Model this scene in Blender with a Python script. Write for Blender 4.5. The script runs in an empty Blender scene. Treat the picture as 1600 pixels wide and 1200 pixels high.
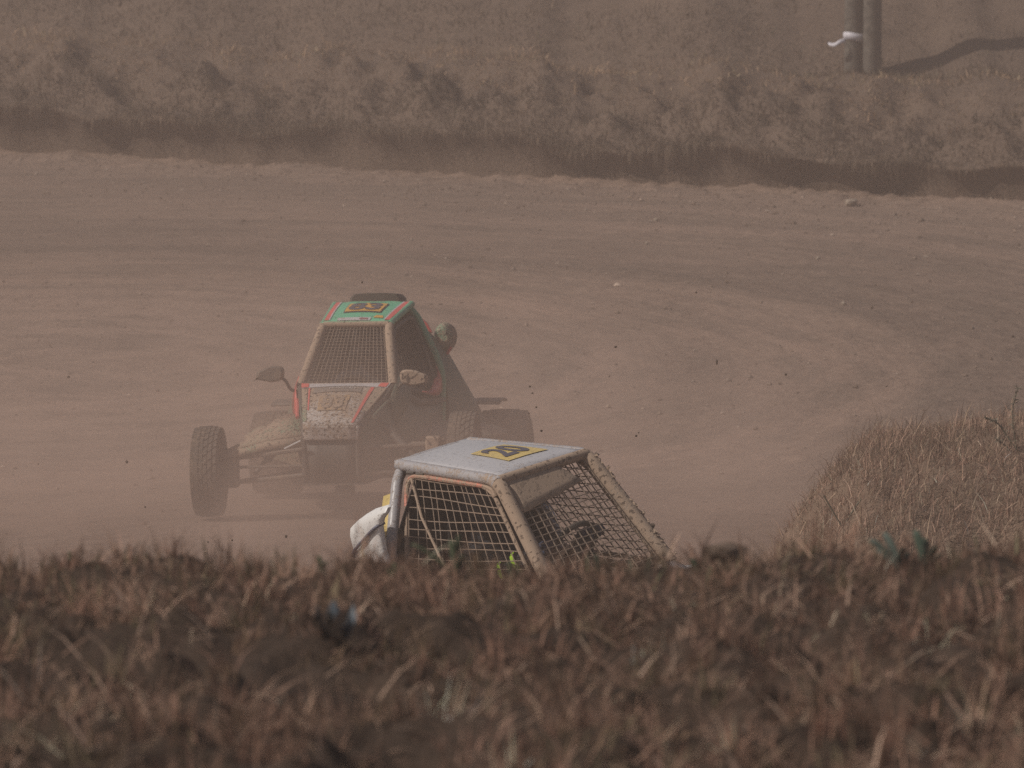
import bpy, bmesh, math, random
import numpy as np
from mathutils import Vector, Matrix, Euler

R = math.radians
random.seed(7)
sc = bpy.context.scene
col = sc.collection

# ------------------------------------------------------------------ camera
cam = bpy.data.cameras.new('camera')
co = bpy.data.objects.new('camera', cam); col.objects.link(co)
co.location = (0, 0, 4.15)
co.rotation_euler = (R(90 - 4.837), 0, 0)
cam.sensor_width = 36; cam.lens = 234
cam.clip_start = .1; cam.clip_end = 2000
cam.dof.use_dof = True; cam.dof.focus_distance = 30.5; cam.dof.aperture_fstop = 12
sc.camera = co

# ------------------------------------------------------------------ sky and sun
SUN_EL = R(43); SUN_TO = Vector((-.95, -.31, 0)).normalized()      # towards the sun, on the ground
w = bpy.data.worlds.new('World'); sc.world = w; w.use_nodes = True
nt = w.node_tree; nt.nodes.clear()
out = nt.nodes.new('ShaderNodeOutputWorld'); bg = nt.nodes.new('ShaderNodeBackground')
sky = nt.nodes.new('ShaderNodeTexSky'); sky.sky_type = 'NISHITA'; sky.sun_disc = False
sky.sun_elevation = SUN_EL; sky.sun_rotation = math.atan2(SUN_TO.x, SUN_TO.y)
sky.air_density = 1.2; sky.dust_density = 3.0
bg.inputs['Strength'].default_value = .055
nt.links.new(sky.outputs[0], bg.inputs[0]); nt.links.new(bg.outputs[0], out.inputs[0])
sl = bpy.data.lights.new('sun', 'SUN'); sl.energy = 3.4; sl.angle = R(.55); sl.color = (1, .93, .84)
so = bpy.data.objects.new('sun', sl); col.objects.link(so)
sd = Vector((SUN_TO.x * math.cos(SUN_EL), SUN_TO.y * math.cos(SUN_EL), math.sin(SUN_EL)))
so.rotation_euler = sd.to_track_quat('Z', 'Y').to_euler(); so.location = sd * 60

vs = sc.view_settings
vs.view_transform = 'Standard'; vs.look = 'None'; vs.gamma = 1; vs.exposure = -.26; vs.use_curve_mapping = False
sc.render.engine = 'CYCLES'
cy = sc.cycles
cy.max_bounces = 5; cy.diffuse_bounces = 2; cy.glossy_bounces = 2; cy.transmission_bounces = 2
cy.volume_bounces = 1; cy.transparent_max_bounces = 6
cy.use_denoising = False
cy.volume_step_rate = 1.0
cy.use_adaptive_sampling = False
cy.sample_clamp_direct = 3; cy.sample_clamp_indirect = 2

# ------------------------------------------------------------------ small maths
def hash2(ix, iy, seed):
    h = (ix.astype(np.int64) * 374761393 + iy.astype(np.int64) * 668265263 + seed * 974634533) & 0xffffffff
    h = ((h ^ (h >> 13)) * 1274126177) & 0xffffffff
    h = ((h ^ (h >> 16)) * 2246822519) & 0xffffffff
    return ((h ^ (h >> 15)) & 0xffffff) / float(0xffffff)

def vnoise(x, y, seed=0):
    x = np.asarray(x, float); y = np.asarray(y, float)
    ix = np.floor(x); iy = np.floor(y); fx = x - ix; fy = y - iy
    fx = fx * fx * (3 - 2 * fx); fy = fy * fy * (3 - 2 * fy)
    a = hash2(ix, iy, seed); b = hash2(ix + 1, iy, seed); c = hash2(ix, iy + 1, seed); d = hash2(ix + 1, iy + 1, seed)
    return (a * (1 - fx) + b * fx) * (1 - fy) + (c * (1 - fx) + d * fx) * fy - .5

def fbm(x, y, seed=0, oct=4, lac=2.1, gain=.5):
    s = 0; a = 1; t = 0
    for o in range(oct):
        s = s + a * vnoise(x, y, seed + o * 17); t += a
        x = x * lac + 13.7; y = y * lac + 5.1; a *= gain
    return s / t * 2

def sstep(a, b, x):
    t = np.clip((x - a) / (b - a), 0, 1); return t * t * (3 - 2 * t)

# ------------------------------------------------------------------ materials
MATS = {}
def nodes(name):
    m = bpy.data.materials.new(name); m.use_nodes = True
    nt = m.node_tree; nt.nodes.clear()
    o = nt.nodes.new('ShaderNodeOutputMaterial'); b = nt.nodes.new('ShaderNodeBsdfPrincipled')
    nt.links.new(b.outputs[0], o.inputs[0])
    MATS[name] = m
    return m, nt, b
def N(nt, t, **kw):
    n = nt.nodes.new(t)
    for k, v in kw.items(): setattr(n, k, v)
    return n
def noise(nt, vec, scale, detail=4, rough=.6):
    n = N(nt, 'ShaderNodeTexNoise'); n.inputs['Scale'].default_value = scale
    n.inputs['Detail'].default_value = detail; n.inputs['Roughness'].default_value = rough
    if vec is not None: nt.links.new(vec, n.inputs['Vector'])
    return n.outputs['Fac']
def ramp(nt, fac, *stops):
    r = N(nt, 'ShaderNodeValToRGB'); e = r.color_ramp.elements
    while len(e) < len(stops): e.new(.5)
    for k, (p, c) in enumerate(stops):
        e[k].position = p; e[k].color = tuple(c) + (1,) if len(c) == 3 else c
    nt.links.new(fac, r.inputs[0]); return r.outputs[0]
def mix(nt, fac, a, b, mode='MIX'):
    m = N(nt, 'ShaderNodeMix', data_type='RGBA', blend_type=mode)
    for s, v in ((0, fac), (6, a), (7, b)):
        if hasattr(v, 'is_output'): nt.links.new(v, m.inputs[s])
        elif s == 0: m.inputs[0].default_value = v
        else: m.inputs[s].default_value = tuple(v) + (1,)
    return m.outputs[2]
def math_(nt, op, a, b=None):
    m = N(nt, 'ShaderNodeMath', operation=op)
    for k, v in enumerate((a, b)):
        if v is None: continue
        if hasattr(v, 'is_output'): nt.links.new(v, m.inputs[k])
        else: m.inputs[k].default_value = v
    return m.outputs[0]
def bump(nt, b, h, strength, dist):
    n = N(nt, 'ShaderNodeBump'); n.inputs['Strength'].default_value = strength; n.inputs['Distance'].default_value = dist
    nt.links.new(h, n.inputs['Height']); nt.links.new(n.outputs[0], b.inputs['Normal'])

MUD = (.38, .275, .2); MUD_DARK = (.085, .06, .045)
def paint(name, color, mud=.3, dark=.1, rough=.45, mudcol=MUD, scale=1.0):
    """paint, rubber or metal with dried mud splashed over it; mud is the covered share"""
    m, nt, b = nodes(name)
    tc = N(nt, 'ShaderNodeTexCoord').outputs['Object']
    big = noise(nt, tc, 5 * scale, 3); fine = noise(nt, tc, 70 * scale, 5, .7); spot = noise(nt, tc, 55 * scale, 2, .5)
    s = math_(nt, 'ADD', math_(nt, 'MULTIPLY', big, .45), math_(nt, 'MULTIPLY', fine, .55))
    lo = .70 - .42 * mud
    mk = ramp(nt, s, (max(0, lo - .05), (0, 0, 0)), (min(1, lo + .05), (1, 1, 1)))
    c = mix(nt, mk, color, mudcol)
    c = mix(nt, .16 + .25 * mud, c, (.33, .245, .185))                            # film of dust
    dk = ramp(nt, spot, (.62 - .12 * dark, (0, 0, 0)), (.67 - .12 * dark, (1, 1, 1)))
    dkf = math_(nt, 'MULTIPLY', dk, min(1., dark * 3))
    c = mix(nt, dkf, c, MUD_DARK)
    nt.links.new(c, b.inputs['Base Color'])
    rr = N(nt, 'ShaderNodeMapRange'); rr.inputs[3].default_value = rough; rr.inputs[4].default_value = .95
    nt.links.new(mk, rr.inputs[0]); nt.links.new(rr.outputs[0], b.inputs['Roughness'])
    bump(nt, b, math_(nt, 'ADD', mk, dkf), .5, .004)
    return m
def flat(name, color, rough=.8, var=.25, scale=30):
    m, nt, b = nodes(name)
    tc = N(nt, 'ShaderNodeTexCoord').outputs['Object']
    n = noise(nt, tc, scale, 4)
    a = tuple(v * (1 - var) for v in color); z = tuple(min(1, v * (1 + var)) for v in color)
    nt.links.new(ramp(nt, n, (.3, a), (.7, z)), b.inputs['Base Color'])
    b.inputs['Roughness'].default_value = rough
    bump(nt, b, n, .3, .004)
    return m
def blade_mat(name, rough=.75, trans=.25):
    m, nt, b = nodes(name)
    a = N(nt, 'ShaderNodeAttribute'); a.attribute_name = 'tint'
    nt.links.new(a.outputs['Color'], b.inputs['Base Color']); b.inputs['Roughness'].default_value = rough
    b.inputs['Specular IOR Level'].default_value = .25
    t = N(nt, 'ShaderNodeBsdfTranslucent'); nt.links.new(a.outputs['Color'], t.inputs[0])
    mx = N(nt, 'ShaderNodeMixShader'); mx.inputs[0].default_value = trans
    o = [n for n in nt.nodes if n.type == 'OUTPUT_MATERIAL'][0]
    nt.links.new(b.outputs[0], mx.inputs[1]); nt.links.new(t.outputs[0], mx.inputs[2]); nt.links.new(mx.outputs[0], o.inputs[0])
    return m

blade_mat('dry_grass'); blade_mat('leaf', .55, .3)

def soil(name, c0, c1, c2, scale=2.0, bumpd=.03):
    m, nt, b = nodes(name)
    tc = N(nt, 'ShaderNodeTexCoord').outputs['Object']
    n = noise(nt, tc, scale, 6, .65); f = noise(nt, tc, scale * 14, 5, .7)
    c = ramp(nt, n, (.3, c0), (.5, c1), (.7, c2))
    c = mix(nt, .5, c, ramp(nt, f, (.3, tuple(v * .45 for v in c1)), (.7, tuple(v * 1.5 for v in c1))))
    nt.links.new(c, b.inputs['Base Color']); b.inputs['Roughness'].default_value = .95
    b.inputs['Specular IOR Level'].default_value = .15
    bump(nt, b, f, .8, bumpd)
    return m
soil('mound_soil', (.035, .024, .018), (.06, .041, .031), (.10, .068, .05), 6, .01)
soil('bank_soil', (.10, .070, .054), (.145, .104, .08), (.19, .137, .105), 1.6, .05)
soil('heap_soil', (.13, .088, .065), (.2, .138, .10), (.27, .185, .14), 8, .01)
soil('crest_clod', (.13, .092, .07), (.19, .137, .105), (.25, .185, .145), 14, .006)  # lighter clod earth, the sunlit look of the lump put into its colour
soil('clod_soil', (.05, .038, .03), (.08, .06, .045), (.11, .08, .06), 20, .005)
soil('stone_face', (.3, .24, .19), (.38, .31, .25), (.44, .36, .3), 12, .01)
soil('field_soil', (.1, .075, .055), (.14, .1, .075), (.18, .13, .1), .3, .05)

def track_mat():
    m, nt, b = nodes('track_dirt')
    uv = N(nt, 'ShaderNodeUVMap'); uv.uv_map = 'lane'
    tc = N(nt, 'ShaderNodeTexCoord').outputs['Object']
    def sc_(x, y):
        mp = N(nt, 'ShaderNodeMapping'); mp.inputs['Scale'].default_value = (x, y, 1)
        nt.links.new(uv.outputs[0], mp.inputs[0]); return mp.outputs[0]
    lanes = noise(nt, sc_(.10, .75), 1, 3, .55)          # broad bands along the driven line
    ruts = noise(nt, sc_(.30, 2.0), 1, 5, .65)            # streaks
    fine = noise(nt, sc_(3.5, 9), 1, 6, .75)
    patch = noise(nt, tc, .32, 4, .6)
    grit = noise(nt, tc, 26, 5, .75)
    c = ramp(nt, lanes, (.32, (.175, .122, .096)), (.5, (.285, .196, .152)), (.7, (.36, .242, .188)))
    sx = N(nt, 'ShaderNodeSeparateXYZ'); nt.links.new(uv.outputs[0], sx.inputs[0])
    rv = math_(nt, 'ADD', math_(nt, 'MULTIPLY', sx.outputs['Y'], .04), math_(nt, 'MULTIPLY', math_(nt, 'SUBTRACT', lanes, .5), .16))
    c = mix(nt, 1.0, c, ramp(nt, rv, (.22, (1.20, 1.20, 1.22)), (.31, (1.12, 1.08, 1.07)), (.337, (.88, .87, .87)), (.362, (1.10, 1.06, 1.05)), (.385, (.98, .96, .96)), (.41, (.48, .48, .49)), (.465, (.58, .58, .59)), (.56, (.78, .775, .785)), (.72, (.90, .89, .89))), 'MULTIPLY')  # driven-line soil tones, dark bands deepened to imitate thinner haze at right
    c = mix(nt, ramp(nt, ruts, (.36, (.75,) * 3), (.55, (0,) * 3)), c, (.14, .102, .082))
    c = mix(nt, ramp(nt, patch, (.5, (0,) * 3), (.68, (.55,) * 3)), c, (.34, .225, .175))
    c = mix(nt, .45, c, ramp(nt, fine, (.3, (.12, .088, .07)), (.68, (.38, .28, .22))))
    c = mix(nt, ramp(nt, grit, (.60, (0,) * 3), (.70, (.55,) * 3)), c, (.13, .097, .076))
    peb = noise(nt, tc, 60, 3, .8)
    c = mix(nt, ramp(nt, peb, (.66, (0,) * 3), (.74, (.5,) * 3)), c, (.42, .33, .27))
    nt.links.new(c, b.inputs['Base Color']); b.inputs['Roughness'].default_value = .95
    b.inputs['Specular IOR Level'].default_value = .15
    h = math_(nt, 'ADD', math_(nt, 'MULTIPLY', fine, .5), grit)
    bump(nt, b, h, .7, .03)
    return m
track_mat()

paint('white_paint', (.50, .50, .53), .12, .10, .35)
paint('scoop_white', (.80, .80, .80), .08, .12, .35)
paint('grey_tube', (.40, .40, .43), .35, .10, .4)
paint('muddy_tube', (.30, .26, .22), .75, .25, .6)
paint('visor_mud', (.16, .115, .085), .55, .10, .9, scale=.5)
paint('mud_cake', (.28, .21, .16), .9, .5, .9, scale=.6)
paint('green_paint', (.11, .56, .33), .14, .14, .35)
paint('green_hoop', (.10, .42, .25), .22, .1, .4)
paint('green_muddy', (.11, .34, .20), .62, .35, .5)
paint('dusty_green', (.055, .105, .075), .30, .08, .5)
paint('pink_paint', (.80, .115, .10), .08, .08, .35)
paint('orange_paint', (.70, .19, .12), .50, .15, .4)
paint('yellow_plate', (.70, .52, .17), .20, .10, .4)
paint('amber_plate', (.80, .42, .06), .10, .12, .4)
paint('hood_white', (.62, .58, .56), .5, .4, .5)
paint('hood_band', (.60, .58, .60), .20, .15, .45)
paint('hood_strip', (.24, .21, .19), .3, .20, .6)
paint('hood_plate', (.56, .34, .15), .5, .35, .6)
paint('ink', (.06, .065, .10), .12, .06, .45)
paint('faint_ink', (.20, .16, .14), .55, .3, .6)
paint('pale_letter', (.55, .53, .52), .35, .2, .6)
paint('red_letter', (.35, .10, .13), .1, .1, .5)
paint('grey_letter', (.22, .22, .24), .10, .05, .5)
paint('tyre_rubber', (.028, .026, .025), .38, .05, .8, mudcol=(.16, .118, .09))
paint('rim_metal', (.22, .2, .18), .55, .2, .4)
paint('dark_panel', (.030, .030, .030), .14, .03, .6, mudcol=(.10, .075, .058))
paint('arm_metal', (.07, .06, .055), .45, .1, .5, mudcol=(.2, .15, .11))
paint('net_cord', (.20, .155, .125), .6, .1, .8, mudcol=(.25, .18, .135))
paint('dark_cord', (.05, .042, .038), .3, .1, .8, mudcol=(.10, .075, .06))
paint('mesh_wire', (.24, .18, .14), .6, .1, .7, mudcol=(.27, .2, .15))
paint('blue_cord', (.05, .075, .15), .15, .05, .6)
flat('interior_black', (.016, .012, .011), .95, .4, 12)
flat('black_trim', (.05, .04, .032), .8, .3, 12)
flat('chrome', (.75, .75, .75), .2, .05)
flat('suit_cloth', (.018, .018, .024), .9, .3)
flat('suit_blue', (.03, .04, .08), .9, .3)
flat('lime_cloth', (.30, .48, .02), .8, .15)
flat('helmet_shell', (.03, .03, .04), .35, .2)
flat('visor_tint', (.02, .02, .022), .15, .1)
flat('post_wood', (.10, .088, .075), .85, .5, 14)
flat('tape_plastic', (.62, .6, .66), .5, .1)
flat('blue_scrap', (.075, .095, .115), .5, .3, 20)
flat('black_scrap', (.012, .013, .014), .5, .3, 20)
flat('weed_stem', (.12, .11, .075), .8, .3)
flat('straw_stem', (.34, .235, .155), .8, .3)

# ------------------------------------------------------------------ object helpers
def link(name, me, mat=None, parent=None, kind=None):
    o = bpy.data.objects.new(name, me); col.objects.link(o)
    if mat and me is not None:
        for m in (mat if isinstance(mat, (list, tuple)) else [mat]): me.materials.append(MATS[m])
    if parent: o.parent = parent
    if kind: o['kind'] = kind
    return o
def thing(o, label, cat, group=None):
    o['label'] = label; o['category'] = cat
    if group: o['group'] = group
    return o
def empty(name, loc=(0, 0, 0), rot=None):
    o = bpy.data.objects.new(name, None); col.objects.link(o); o.location = loc
    o.empty_display_size = .2
    if rot is not None: o.rotation_euler = rot
    return o

class MB:
    def __init__(s): s.v = []; s.f = []
    def add(s, vs, fs):
        n = len(s.v); s.v += [tuple(v) for v in vs]; s.f += [tuple(i + n for i in f) for f in fs]
    def grid(s, rows, close_u=False, flip=False):
        n = len(s.v); nu = len(rows[0]); nv = len(rows)
        for r in rows: s.v += [tuple(p) for p in r]
        for j in range(nv - 1):
            for i in range(nu if close_u else nu - 1):
                k = (i + 1) % nu
                f = (n + j * nu + i, n + j * nu + k, n + (j + 1) * nu + k, n + (j + 1) * nu + i)
                s.f.append(f[::-1] if flip else f)
    def tube(s, pts, r, seg=8, caps=True, close=False):
        pts = [Vector(p) for p in pts]; n = len(pts); rings = []; prev = None
        for i, p in enumerate(pts):
            if close: t = (pts[(i + 1) % n] - pts[i - 1])
            else: t = pts[min(i + 1, n - 1)] - pts[max(i - 1, 0)]
            if t.length < 1e-9: t = Vector((0, 0, 1))
            t.normalize()
            if prev is None:
                a = t.orthogonal().normalized()
            else:
                a = prev - t * prev.dot(t)
                a = a.normalized() if a.length > 1e-6 else t.orthogonal().normalized()
            prev = a; b = t.cross(a)
            rr = r[i] if isinstance(r, (list, tuple)) else r
            rings.append([p + (a * math.cos(k * 2 * math.pi / seg) + b * math.sin(k * 2 * math.pi / seg)) * rr for k in range(seg)])
        if close: rings.append(rings[0])
        b0 = len(s.v); s.grid(rings, True)
        if caps and not close:
            s.f.append(tuple(b0 + k for k in range(seg))[::-1])
            s.f.append(tuple(b0 + (n - 1) * seg + k for k in range(seg)))
    def box(s, c, d, M=None):
        x, y, z = (v / 2 for v in d); P = [Vector((a, b, e)) for a in (-x, x) for b in (-y, y) for e in (-z, z)]
        if M is not None: P = [M @ p for p in P]
        P = [p + Vector(c) for p in P]
        s.add(P, [(0, 1, 3, 2), (4, 6, 7, 5), (0, 4, 5, 1), (2, 3, 7, 6), (0, 2, 6, 4), (1, 5, 7, 3)])
    def mesh(s, name, smooth=True):
        me = bpy.data.meshes.new(name); me.from_pydata(s.v, [], s.f)
        if smooth:
            me.polygons.foreach_set('use_smooth', [True] * len(me.polygons))
            try: me.set_sharp_from_angle(angle=R(40))
            except Exception: pass
        me.update(); return me
    def build(s, name, mat, parent=None, smooth=True, bevel=0, solid=0, sub=0):
        o = link(name, s.mesh(name, smooth), mat, parent)
        if solid:
            m = o.modifiers.new('s', 'SOLIDIFY'); m.thickness = solid; m.offset = -1
        if bevel:
            m = o.modifiers.new('b', 'BEVEL'); m.width = bevel; m.segments = 2; m.limit_method = 'ANGLE'; m.angle_limit = R(35)
        if sub:
            m = o.modifiers.new('u', 'SUBSURF'); m.levels = sub; m.render_levels = sub
        return o

def L(a, b, t): return a + (b - a) * t
def V(*a): return Vector(a)
def fillet(pts, r=.06, n=5, close=False):
    """polyline with rounded corners"""
    pts = [Vector(p) for p in pts]; o = []; m = len(pts)
    for i, p in enumerate(pts):
        if not close and i in (0, m - 1): o.append(p); continue
        a = pts[i - 1]; b = pts[(i + 1) % m]; ra = min(r, (a - p).length * .45); rb = min(r, (b - p).length * .45)
        s = p + (a - p).normalized() * ra; e = p + (b - p).normalized() * rb
        for k in range(n + 1):
            t = k / n; o.append((s * (1 - t) + p * t) * (1 - t) + (p * (1 - t) + e * t) * t)
    return o
def bil(c00, c10, c11, c01, bulge=None):
    c = [Vector(v) for v in (c00, c10, c11, c01)]; bv = Vector(bulge) if bulge else None
    def f(u, v):
        p = L(L(c[0], c[1], u), L(c[3], c[2], u), v)
        if bv is not None:
            p = p + bv * (max(0, 1 - (2 * u - 1) ** 2) * max(0, 1 - (2 * v - 1) ** 2))
        return p
    return f
def pn(f, u, v, e=1e-3):
    a = f(u + e, v) - f(u - e, v); b = f(u, v + e) - f(u, v - e); return a.cross(b).normalized()
def sheet(f, quad, off=.003, nu=6, nv=4, sign=1):
    """a thin sheet on patch f over the (u,v) quad, raised by off along the normal"""
    rows = []
    q = [Vector((a, b, 0)) for a, b in quad]
    for j in range(nv + 1):
        r = []
        for i in range(nu + 1):
            t = L(L(q[0], q[1], i / nu), L(q[3], q[2], i / nu), j / nv)
            r.append(f(t.x, t.y) + pn(f, t.x, t.y) * off * sign)
        rows.append(r)
    m = MB(); m.grid(rows, flip=sign < 0); return m

def text_mesh(txt, bold=.0):
    c = bpy.data.curves.new('t', 'FONT'); c.body = txt; c.align_x = 'CENTER'; c.align_y = 'CENTER'; c.size = 1
    c.offset = bold; c.resolution_u = 3; c.extrude = .0
    o = bpy.data.objects.new('t', c); col.objects.link(o)
    bpy.context.view_layer.update()
    me = bpy.data.meshes.new_from_object(o.evaluated_get(bpy.context.evaluated_depsgraph_get()))
    bpy.data.objects.remove(o); bpy.data.curves.remove(c)
    v = np.array([p.co[:] for p in me.vertices]); fs = [tuple(p.vertices) for p in me.polygons]
    bpy.data.meshes.remove(me)
    v[:, :2] -= (v[:, :2].max(0) + v[:, :2].min(0)) / 2
    ext = v[:, :2].max(0) - v[:, :2].min(0)
    v[:, :2] = v[:, :2] / ext + .5
    return v, fs
def text_on(name, f, quad, txt, mat, parent, off=.005, bold=0., sign=1):
    v, fs = text_mesh(txt, bold)
    q = [Vector((a, b, 0)) for a, b in quad]; P = []
    for a, b, _ in v:
        t = L(L(q[0], q[1], a), L(q[3], q[2], a), b); P.append(f(t.x, t.y) + pn(f, t.x, t.y) * off * sign)
    m = MB(); m.add(P, fs); return m.build(name, mat, parent, smooth=False)

def np_mesh(name, verts, faces, mat=None, parent=None, kind=None, smooth=True, colors=None, uv=None):
    """verts (n,3), faces (m,k) of one size k"""
    me = bpy.data.meshes.new(name); n = len(verts); m, k = faces.shape
    me.vertices.add(n); me.vertices.foreach_set('co', np.ascontiguousarray(verts, dtype=np.float32).ravel())
    me.loops.add(m * k); me.loops.foreach_set('vertex_index', faces.astype(np.int32).ravel())
    me.polygons.add(m); me.polygons.foreach_set('loop_start', np.arange(0, m * k, k, dtype=np.int32))
    me.polygons.foreach_set('loop_total', np.full(m, k, dtype=np.int32))
    me.update(calc_edges=True)
    me.polygons.foreach_set('use_smooth', np.full(m, smooth))
    if colors is not None:
        a = me.color_attributes.new('tint', 'FLOAT_COLOR', 'POINT')
        c4 = np.ones((n, 4), np.float32); c4[:, :3] = colors; a.data.foreach_set('color', c4.ravel())
    if uv is not None:
        l = me.uv_layers.new(name='lane'); l.data.foreach_set('uv', uv[faces.ravel()].astype(np.float32).ravel())
    return link(name, me, mat, parent, kind)
def height_grid(name, xs, ys, fz, mat, kind='structure', lane=False):
    X, Y = np.meshgrid(xs, ys); Z = fz(X, Y)
    v = np.stack([X, Y, Z], -1).reshape(-1, 3); nx = len(xs); ny = len(ys)
    i = np.arange(nx * ny).reshape(ny, nx)
    f = np.stack([i[:-1, :-1], i[:-1, 1:], i[1:, 1:], i[1:, :-1]], -1).reshape(-1, 4)
    uv = None
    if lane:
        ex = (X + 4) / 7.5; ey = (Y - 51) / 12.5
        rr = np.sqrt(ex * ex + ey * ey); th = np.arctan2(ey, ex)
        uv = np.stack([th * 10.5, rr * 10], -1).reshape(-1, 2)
    return np_mesh(name, v, f, mat, None, kind, True, None, uv)

# ------------------------------------------------------------------ karts' stances (the ground is banked under them)
def stance(yaw, roll, pitch, loc):
    return Matrix.Translation(loc) @ Matrix.Rotation(yaw - math.pi / 2, 4, 'Z') @ Matrix.Rotation(pitch, 4, 'Y') @ Matrix.Rotation(roll, 4, 'X')
K83 = stance(-.159, .022, -.028, (-.867, 39.2, .115))
K20 = stance(.68, .18, -.078, (.215, 28.9, .26))

# ------------------------------------------------------------------ ground shapes
def plane_of(M):
    n = (M.to_3x3() @ V(0, 0, 1)); p = M.translation
    return lambda X, Y: p.z - (n.x * (X - p.x) + n.y * (Y - p.y)) / n.z
def bank_line(x): return 76.3 - 1.0 * x + .012 * x * x + .35 * fbm(x * .5, x * 0 + 3, 5, 3)
def track_z(X, Y):
    ex = (X + 4) / 7.5; ey = (Y - 51) / 12.5
    rr = np.sqrt(ex * ex + ey * ey); th = np.arctan2(ey, ex)
    z = .035 * fbm(th * 2.2, rr * 9, 3, 3) + .05 * fbm(X * .22, Y * .13, 8, 3)
    z = z + .004 * fbm(th * 12, rr * 30, 21, 3) + .006 * fbm(X * 5.5, Y * 4.2, 31, 4)
    loose = sstep(-.1, .35, fbm(X * .55, Y * .22, 44, 3) + .10 * (X - .5))
    z = z + .024 * loose * np.clip(fbm(X * 9, Y * 8, 41, 2) - .05, 0, 1)
    d = Y - bank_line(X); z = z + sstep(-3.0, .3, d) * (.02 + .12 * np.clip(fbm(X * .8, Y * .5, 45, 3), 0, 1) + .05 * np.clip(fbm(X * 1.8, Y * 1.2, 46, 4) + .2, 0, 1) + .07 * np.clip(fbm(X * 7, Y * 6, 47, 3), 0, 1))
    for M, r in ((K83, 3.2), (K20, 3.0)):
        p = M.translation; d = np.hypot(X - p.x, (Y - p.y) * .8); wgt = 1 - sstep(1.25, r, d)
        z = z * (1 - wgt * .75) + (plane_of(M)(X, Y) - .012) * wgt
    return z
def right_mound_z(X, Y):
    # long grassed heap inside the bend, its nose pointing left
    nose = .98 + .12 * np.clip((Y - 33.2) / 1.6, -.5, 3) + .12 * fbm(Y * .8, X * .6, 62, 2)
    t = sstep(0, 1, (X - nose) / .80)
    top = .76 + .045 * np.clip(X - 1.5, 0, 8) + .07 * fbm(X * 1.6, Y * 1.1, 61, 3)
    front = sstep(30.6, 34.0, Y + .25 * fbm(X * 1.3, Y * .5, 66, 2)); back = 1 - sstep(36.0, 41.0, Y - .15 * X)
    return -.25 + (top + .25) * np.power(t, .7) * front * back + .05 * fbm(X * 5, Y * 5, 67, 3)
def near_mound_z(X, Y):
    crest = 2.69 + .020 * fbm(X * 1.7, Y * .4, 71, 3) + .010 * X
    up = crest + .028 * (12.6 - Y)
    down = crest - .40 * np.clip(Y - 12.9, 0, 20) - .05 * np.clip(Y - 12.3, 0, .6)
    z = np.where(Y < 12.9, up, np.minimum(up, down))
    z = z + .05 * fbm(X * 2.6, Y * 2.0, 73, 4) + (.10 - .055 * sstep(11.2, 12.2, Y)) * fbm(X * 6.5, Y * 5.5, 75, 3) + .03 * fbm(X * 19, Y * 17, 77, 2)
    return np.maximum(z, -.35)
def bank_z(X, Y):
    d = Y - bank_line(X)
    e = d + .28 * fbm(X * 1.1, Y * .35, 81, 3)
    z = .50 + .20 * fbm(X * .9, Y * 0, 84, 3) + .56 * sstep(-.1, 2.2, e) + .22 * sstep(1.7, 3.8, d)
    foot = np.where(X > 2, 74.348 + 3.6 - .30 * (X - 2), bank_line(X) + 3.6)
    hill = np.clip(Y - foot, 0, 200)
    z = z + .07 * hill + 1.75 * (1 - np.exp(-hill / 6.0))
    face = sstep(.1, .8, d) * (1 - sstep(2.0, 3.4, d))
    z = z + (.05 + .40 * face) * fbm(X * 2.1, Y * 1.2, 83, 4)
    z = z + .03 * fbm(X * 1.0, Y * .55, 87, 4) * sstep(.3, 2.5, hill)
    return z

# ------------------------------------------------------------------ ground
g = MB(); g.add([(-380, -380, -.8), (380, -380, -.8), (380, 380, -.8), (-380, 380, -.8)], [(0, 1, 2, 3)])
g.build('ground', 'field_soil')['kind'] = 'structure'
def axis(lo, a, b, hi, fine, coarse):
    return np.concatenate([np.linspace(lo, a, coarse, endpoint=False), np.arange(a, b, fine), np.linspace(b, hi, coarse)])
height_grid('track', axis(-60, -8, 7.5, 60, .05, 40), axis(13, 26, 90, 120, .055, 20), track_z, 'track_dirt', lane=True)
def build_bank():
    # a cut bank: an undercut foot, an overhanging lip, then the grassed slope and the hill behind
    xs = axis(-70, -10.5, 8.5, 70, .07, 40)
    ds = np.concatenate([[.50, .48, .43, .34, .22, .10, .03], np.arange(.06, 26, .085), np.linspace(26.5, 110, 40)])
    fz_ = [-.35, -.03, .13, .25, .31, .345, .37]
    X, D_ = np.meshgrid(xs, ds); und = .55 + .45 * sstep(-.3, .3, fbm(X * .8, X * 0 + 2, 95, 3))
    rag = .20 * fbm(X * 2.3, X * 0 + 9, 96, 3)
    Y = bank_line(X) + D_; Z = bank_z(X, Y)
    lip = bank_z(X[0], bank_line(X[0]) + .06)
    for k in range(7):
        t = fz_[k] / .40
        Y[k] = bank_line(X[k]) + .06 + (D_[k] - .06) * und[k] + rag[k] * max(0, t) + .05 * fbm(X[k] * 4, X[k] * 0 + k * .6, 97, 3)
        Z[k] = fz_[k] if k == 0 else lip * t
    Y[7:11] += (rag[7:11] * np.array([[1], [.75], [.5], [.25]]))
    nx = len(xs); ny = len(ds); i = np.arange(nx * ny).reshape(ny, nx)
    f = np.stack([i[:-1, :-1], i[:-1, 1:], i[1:, 1:], i[1:, :-1]], -1).reshape(-1, 4)
    np_mesh('bank', np.stack([X, Y, Z], -1).reshape(-1, 3), f, 'bank_soil', None, 'structure')
build_bank()
height_grid('grassy_heap', np.arange(.3, 9, .05), np.arange(30.5, 43, .06), right_mound_z, 'heap_soil')
height_grid('near_mound', axis(-24, -2.6, 2.6, 24, .022, 50), axis(-3, 7.6, 14.2, 22, .022, 24), near_mound_z, 'mound_soil')

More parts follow.
